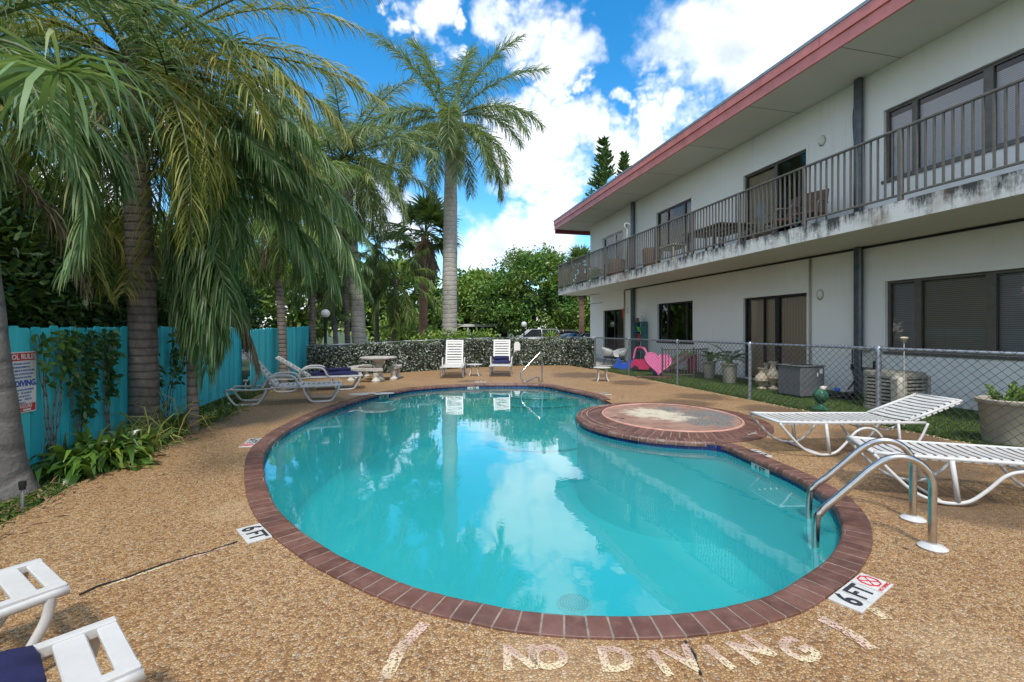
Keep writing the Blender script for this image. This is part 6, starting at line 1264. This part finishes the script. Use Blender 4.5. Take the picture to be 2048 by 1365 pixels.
# shelf with pots
pw = wallpt(1281, 690, .2); c = BW(DW-.2, pw[1]); o = thing('garden_shelf', 'narrow dark teal shelf against the wall beside the far column', 'shelf', c, TH); m = MB(); hs_ = 1.75
for y in (-.3, .3): m.rbox((0, y, hs_/2), (.3, .03, hs_), .004)
m.build('side_panel', MT['teal_paint'], o); m = MB()
for z in (.15, .55, .95, 1.35, 1.72): m.rbox((0, 0, z), (.3, .57, .025), .004)
m.build('shelf_board', MT['teal_paint'], o)
def onshelf(nm, label, cat, y, z, prof, mat, part='body'):
    q = BW(DW-.22, pw[1]+y); o = thing(nm, label, cat, (q[0], q[1], z), TH); MB().lathe(prof, (0, 0, 0), 16).build(part, MT[mat], o, 50); return o
e = onshelf('plastic_pot', 'lime green pot on the upper board of the teal shelf', 'pot', .02, 1.365, [(.08, 0), (.11, .14), (.12, .15), (.09, .15), (.08, .03), (.01, .03)], 'green_toy'); m = MB(); m.lathe([(.115, .15), (.125, .16), (.115, .17)], (0, 0, 0), 16); m.build('rim', MT['green_toy'], e, True)
e = onshelf('red_jug', 'bright red jug in the middle of the teal shelf', 'jug', 0, .963, [(.1, 0), (.12, .1), (.08, .22), (.09, .28), (.07, .28), (.01, .05)], 'red_paint'); m = MB(); m.tube(arc((.0, .1, .15), .07, -80, 80, 8, 'yz'), .012, 6); m.build('handle', MT['red_paint'], e, True)
e = onshelf('flower_pot', 'small dark red pot on the lower board of the teal shelf', 'pot', -.05, .563, [(.09, 0), (.12, .15), (.1, .16), (.01, .1)], 'wood_brown'); m = MB(); m.lathe([(.12, .15), (.13, .165), (.12, .18)], (0, 0, 0), 16); m.build('rim', MT['wood_brown'], e, True)
e = onshelf('bird_figurine', 'pale bird figurine on top of the teal shelf', 'ornament', -.12, 1.733, [(.06, 0), (.1, .06), (.1, .14), (.05, .22), (.01, .25)], 'shell_white'); m = MB(); m.sphere((0, -.05, .25), .045, 10, 8); m.tube([(0, -.08, .25), (0, -.14, .23)], [.012, .002], 6); m.build('head', MT['shell_white'], e, True)
e = onshelf('wooden_box', 'small brown box on top of the teal shelf', 'box', .17, 1.733, [(.01, 0), (.11, 0), (.11, .15), (.01, .15)], 'wood_brown'); m = MB(); m.rbox((0, 0, .16), (.2, .2, .02), .004); m.build('lid', MT['wood_brown'], e)
pr = wallpt(1246.5, 626, .05); c = BW(DW-.05, pr[1]); o = thing('red_bow', 'red ribbon bow hung on the wall by the far sliding door', 'decoration', (c[0], c[1], pr[2]), TH); m = MB(); m.sphere((0, .05, .12), .07, 10, 8, (.4, 1, .9)); m.sphere((0, -.05, .12), .07, 10, 8, (.4, 1, .9)); m.build('loop', MT['red_paint'], o, True); m = MB(); m.rbox((0, .04, -.08), (.02, .07, .3), .004); m.rbox((.01, -.04, -.1), (.02, .06, .28), .004); m.build('tail', MT['red_paint'], o)
# ---------- balcony furniture ----------
ZB = ZS1+.004
def bal_t(px, D): return t_at(px, D)
def patio_chair(label, px, rz, D=8.75):
    c = BW(D, bal_t(px, D), ZB); o = thing('patio_chair', label, 'chair', c, TH+rz, 'brown patio chairs on the balcony'); m = MB(); m.rbox((0, 0, .42), (.5, .5, .05), .02); m.build('seat', MT['wicker'], o)
    m = MB(); M = Matrix.Translation((-.23, 0, .44)) @ Matrix.Rotation(R(-14), 4, 'Y'); t = MB(); t.rbox((0, 0, .28), (.03, .5, .58), .012); m.add([tuple(M @ Vector(v)) for v in t.v], t.f); m.build('backrest', MT['wicker'], o)
    for s in (-1, 1): m = MB(); m.tube(smooth_pts([(-.26, s*.27, .66), (0, s*.29, .66), (.22, s*.28, .62), (.25, s*.26, .3), (.27, s*.25, 0)], 4), .016, 8); m.build('armrest', MT['bronze'], o, True); m = MB(); m.tube([(-.2, s*.25, .42), (-.28, s*.26, 0)], .016, 6); m.build('leg', MT['bronze'], o, True)
patio_chair('brown patio chair on the balcony in front of the upper sliding door', 1560, R(160)); patio_chair('brown high back patio chair on the balcony right of the upper sliding door', 1618, R(-160), 8.8)
def btable(label, px, L_, w, h, mat, D=8.8, name='patio_table', cat='table'):
    c = BW(D, bal_t(px, D), ZB); o = thing(name, label, cat, c, TH); m = MB(); m.rbox((0, 0, h), (w, L_, .045), .008); m.build('tabletop', MT[mat], o); m = MB()
    m.rbox((0, 0, h-.07), (w*.8, L_*.85, .05), .004); m.build('apron', MT[mat], o)
    for a in (-1, 1):
        for b in (-1, 1): m = MB(); m.rbox((a*w*.4, b*L_*.42, h/2-.03), (.05, .05, h-.06), .004); m.build('leg', MT[mat], o)
btable('long dark table on the balcony between the two sliding doors', 1425, 1.7, .8, .76, 'bronze'); btable('low dark bench beside the long balcony table', 1465, 1.3, .35, .45, 'bronze', 8.3, 'patio_bench', 'bench')
btable('small wooden stand on the balcony near the second upper window', 1345, .8, .5, .6, 'pipe_tan', 8.7, 'wooden_stand', 'stand')
def tubchair(label, px, D=8.7):
    c = BW(D, bal_t(px, D), ZB); o = thing('barrel_chair', label, 'chair', c, TH, 'brown rounded chairs at the far end of the balcony'); m = MB(); m.lathe([(.27, .02), (.31, .3), (.33, .72), (.3, .75), (.27, .7), (.25, .42), (.01, .4)], (0, 0, 0), 22); m.build('shell', MT['wicker'], o, 60); m = MB(); m.lathe([(.24, .4), (.25, .45), (.22, .48), (.01, .49)], (0, 0, 0), 20); m.build('seat_pad', MT['planter'], o, True)
tubchair('brown rounded wicker chair on the balcony left of the wooden stand', 1303); tubchair('brown wicker chair on the balcony in front of the white framed door', 1234); tubchair('second brown wicker chair beside the white framed upper door', 1222, 9.0)
c = BW(8.6, bal_t(1190, 8.6), ZB); o = thing('potted_bush', 'green potted plant near the far end of the balcony', 'potted plant', c); pot(o, .35, .2, .14, 'teal_paint'); g = np.random.default_rng(4); n = 260; V, q = strips(np.tile([[0, 0, .35]], (n, 1))+g.normal(0, .1, (n, 3)), g.normal(0, .7, (n, 3))+[0, 0, .8], g.uniform(.15, .45, n), np.full(n, .04), np.full(n, .4), 3, rng=g); lv = Leaves(); lv.add(V, q); lv.build('foliage', MT['tree_leaf'], o)
c = BW(8.15, bal_t(1254, 8.15), ZB); o = thing('hanging_chain', 'pale curly chain ornament hanging at the balcony post of the far column', 'ornament', (c[0], c[1], ZB+.2)); m = MB()
for k in range(14): m.tube([(.03*math.cos(a+k), .03*math.sin(a+k)*.4, .1*k+.045*math.sin(a)+.05) for a in np.linspace(0, 2*PI, 10, endpoint=False)], .009, 5, closed=True)
m.build('chain', MT['shell_white'], o, True); m = MB(); m.tube(arc((0, 0, 1.5), .1, 0, 250, 12), .014, 6); m.build('hook', MT['shell_white'], o, True)
# ---------- cars ----------
def car(name, label, px, z, paintm, kind='sedan', rz=0, sc=.88, zb=0.0, group='cars parked beyond the ivy screen'):
    o = thing(name, label, 'car', ((px-1024)/F*z, z, zb), rz, group, scale=sc); W_ = .88
    if kind == 'sedan': low = [(-2.25, .35), (-2.28, .62), (-2.2, .86), (-1.5, .95), (1.2, .95), (2.0, .82), (2.28, .62), (2.28, .35)]; cab = [(-1.65, .94), (-1.0, 1.38), (-.3, 1.45), (.35, 1.42), (1.2, .94)]
    else: low = [(-2.15, .4), (-2.2, .7), (-2.15, 1.02), (1.05, 1.05), (1.9, .95), (2.2, .75), (2.2, .4)]; cab = [(-2.05, 1.02), (-1.8, 1.55), (-1.5, 1.66), (.3, 1.64), (1.05, 1.04)]
    def loft(P, wfun, nm, mat, k=1.0):
        m = MB(); n = len(P); V = []
        for s, f in ((-1, 1), (-1, .0), (1, .0), (1, 1)): pass
        ys = [(-1, 0.0), (-.9, .03), (.9, .03), (1, 0.0)]
        for yy, _ in ys:
            for x, z_ in P: V.append((x*(1 if abs(yy) < .95 else .99), yy*wfun(z_), z_ if abs(yy) < .95 else z_-(.03 if z_ > .5 else 0)))
        fs = [(j*n+i, j*n+(i+1) % n, (j+1)*n+(i+1) % n, (j+1)*n+i) for j in range(3) for i in range(n)]+[tuple(range(n))[::-1], tuple(3*n+i for i in range(n))]
        m.add(V, fs); return m.build(nm, mat, o, 35)
    b = loft(low, lambda z_: W_*(1 if z_ < .8 else .96), 'body', MT[paintm]); zt = max(p[1] for p in cab); zl = min(p[1] for p in cab); loft(cab, lambda z_: W_*(.93-.2*(z_-zl)/(zt-zl)), 'glasshouse', MT['car_glass'])
    m = MB(); rf_ = [p for p in cab if p[1] > zt-.12]; n = len(rf_); w = W_*.75; V = [(x, s*w, z_+.012) for s in (-1, 1) for x, z_ in rf_]; m.add(V+[(a, b_*.98, c_-.05) for a, b_, c_ in V], [(i, i+1, n+i+1, n+i) for i in range(n-1)]+[(i, 2*n+i, 2*n+i+1, i+1) for i in range(n-1)]+[(n+i, n+i+1, 3*n+i+1, 3*n+i) for i in range(n-1)]); m.build('roof', MT[paintm], o, 40)
    m = MB()
    for s in (-1, 1):
        for x0, x1 in ((cab[0], rf_[0]), (cab[-1], rf_[-1])): m.tube([(x0[0], s*W_*.93, x0[1]), (x1[0], s*w, x1[1]+.0)], .035, 6)
        xm = (cab[0][0]+cab[-1][0])/2; m.tube([(xm, s*W_*.94, zl), (xm, s*w*1.01, zt)], .03, 6)
    m.build('pillars', MT[paintm], o, True)
    for x in (-1.4, 1.4):
        for s in (-1, 1): m = MB(); m.lathe([(.2, -.1), (.33, -.09), (.33, .09), (.2, .1)], (0, 0, 0), 18); m.v = [(a+x, c_+s*.8, b_+.33) for a, b_, c_ in m.v]; m.build('wheel', MT['tyre'], o, 50)
    for s in (-1, 1): m = MB(); m.rbox((-2.2, s*.66, .78 if kind == 'sedan' else .95), (.1, .3, .16), .02); m.build('tail_light', MT['red_paint'], o); m = MB(); m.rbox((2.18, s*.66, .66), (.1, .3, .12), .02); m.build('headlight', MT['globe'], o); m = MB(); m.rbox((.75, s*.95, .98), (.1, .16, .1), .03); m.build('mirror', MT[paintm], o)
    return o
car('parked_car', 'dark grey sedan parked beyond the left half of the ivy screen', 798, 36, 'car_dark', 'sedan', R(178), .8); car('parked_car', 'small dark blue car seen low right of the tall royal palm trunk', 957, 40, 'car_blue', 'sedan', R(80), .85)
car('parked_car', 'white estate car seen above the ivy screen left of the yucca', 1068, 33, 'car_white', 'suv', R(186), .9); car('parked_car', 'pale beige car with open view of its windows behind the yucca', 1112, 35, 'car_beige', 'suv', R(186), .86)
car('parked_car', 'bright red car partly visible behind the right end of the ivy screen', 1142, 28, 'car_red', 'sedan', R(250), .9); car('parked_car', 'grey sedan parked closest to the motel corner', 1172, 27, 'car_grey', 'sedan', R(186), .85)
# ---------- houses far behind ----------
z = 46; x0, x1 = (760-1024)/F*z, (905-1024)/F*z
o = thing('bungalow', 'low white bungalow with a grey shingle roof behind the palm trunks', 'house', ((x0+x1)/2, z+3, 0)); wd = x1-x0; m = MB(); m.bx(-wd/2, wd/2, -3, 3, -.3, 2.35); m.build('wall', MT['house_white'], o)
m = MB(); e = .5; a, b = wd/2+e, 3+e; V = [(-a, -b, 2.3), (a, -b, 2.3), (a, b, 2.3), (-a, b, 2.3), (-a+2, 0, 3.55), (a-2, 0, 3.55)]; m.add(V+[(p[0], p[1], p[2]-.12) for p in V[:4]], [(0, 1, 5, 4), (1, 2, 5), (2, 3, 4, 5), (3, 0, 4), (0, 6, 7, 1), (1, 7, 8, 2), (2, 8, 9, 3), (3, 9, 6, 0), (6, 9, 8, 7)]); m.build('roof', MT['roof_shingle'], o)
m = MB(); m.rbox((wd*.12, -1.6, 3.45), (1.1, .9, .7), .03); m.build('roof_unit', MT['grey_box'], o)
for xw in (-wd*.3, wd*.05, wd*.33): m = MB(); m.bx(xw-.6, xw+.6, -3.03, -3.005, .9, 1.9); w_ = m.build('window', MT['sign_white'], o); m = MB(); m.bx(xw-.53, xw+.53, -3.045, -3.032, .97, 1.83); m.build('pane', MT['car_glass'], w_)
z = 40; o = thing('yellow_house', 'yellow walled house half hidden by palms left of the dark sedan', 'house', ((776-1024)/F*z, z+2.5, 0)); m = MB(); m.bx(-1.6, 1.5, -2, 2, -.3, 2.3); m.build('wall', MT['house_yellow'], o); m = MB(); m.bx(-1.9, 1.8, -2.4, 2.4, 2.31, 2.5); m.build('roof', MT['house_white'], o); m = MB(); m.bx(-.6, .3, -2.03, -2.005, .9, 1.8); m.build('window', MT['car_glass'], o)
z = 42; o = thing('carport', 'white flat roofed carport seen behind the tall palm trunk', 'carport', ((950-1024)/F*z, z+2, 0)); m = MB(); m.bx(-4.2, 3.2, -2.5, 2.5, 1.72, 1.95); m.build('roof', MT['house_white'], o); m = MB(); m.bx(-4, 3, 2.2, 2.4, -.2, 1.71); m.build('back_wall', MT['wicker'], o)
for xx in (-4, -.6, 3): m = MB(); m.bx(xx-.08, xx+.08, -2.4, -2.24, -.2, 1.71); m.build('post', MT['house_white'], o)
o = thing('power_line', 'thin overhead cables crossing in front of the distant trees', 'cable', (0, 24, 0)); m = MB()
for h1, h2 in ((3.3, 2.95), (3.0, 2.75), (2.55, 2.5)): m.tube(smooth_pts([(-9, 6, h2), (-4, 3, (h1+h2)/2-.1), (2, 0, h1), (7, -2, h1+.5)], 5), .014, 4)
m.build('cable', MT['black'], o)
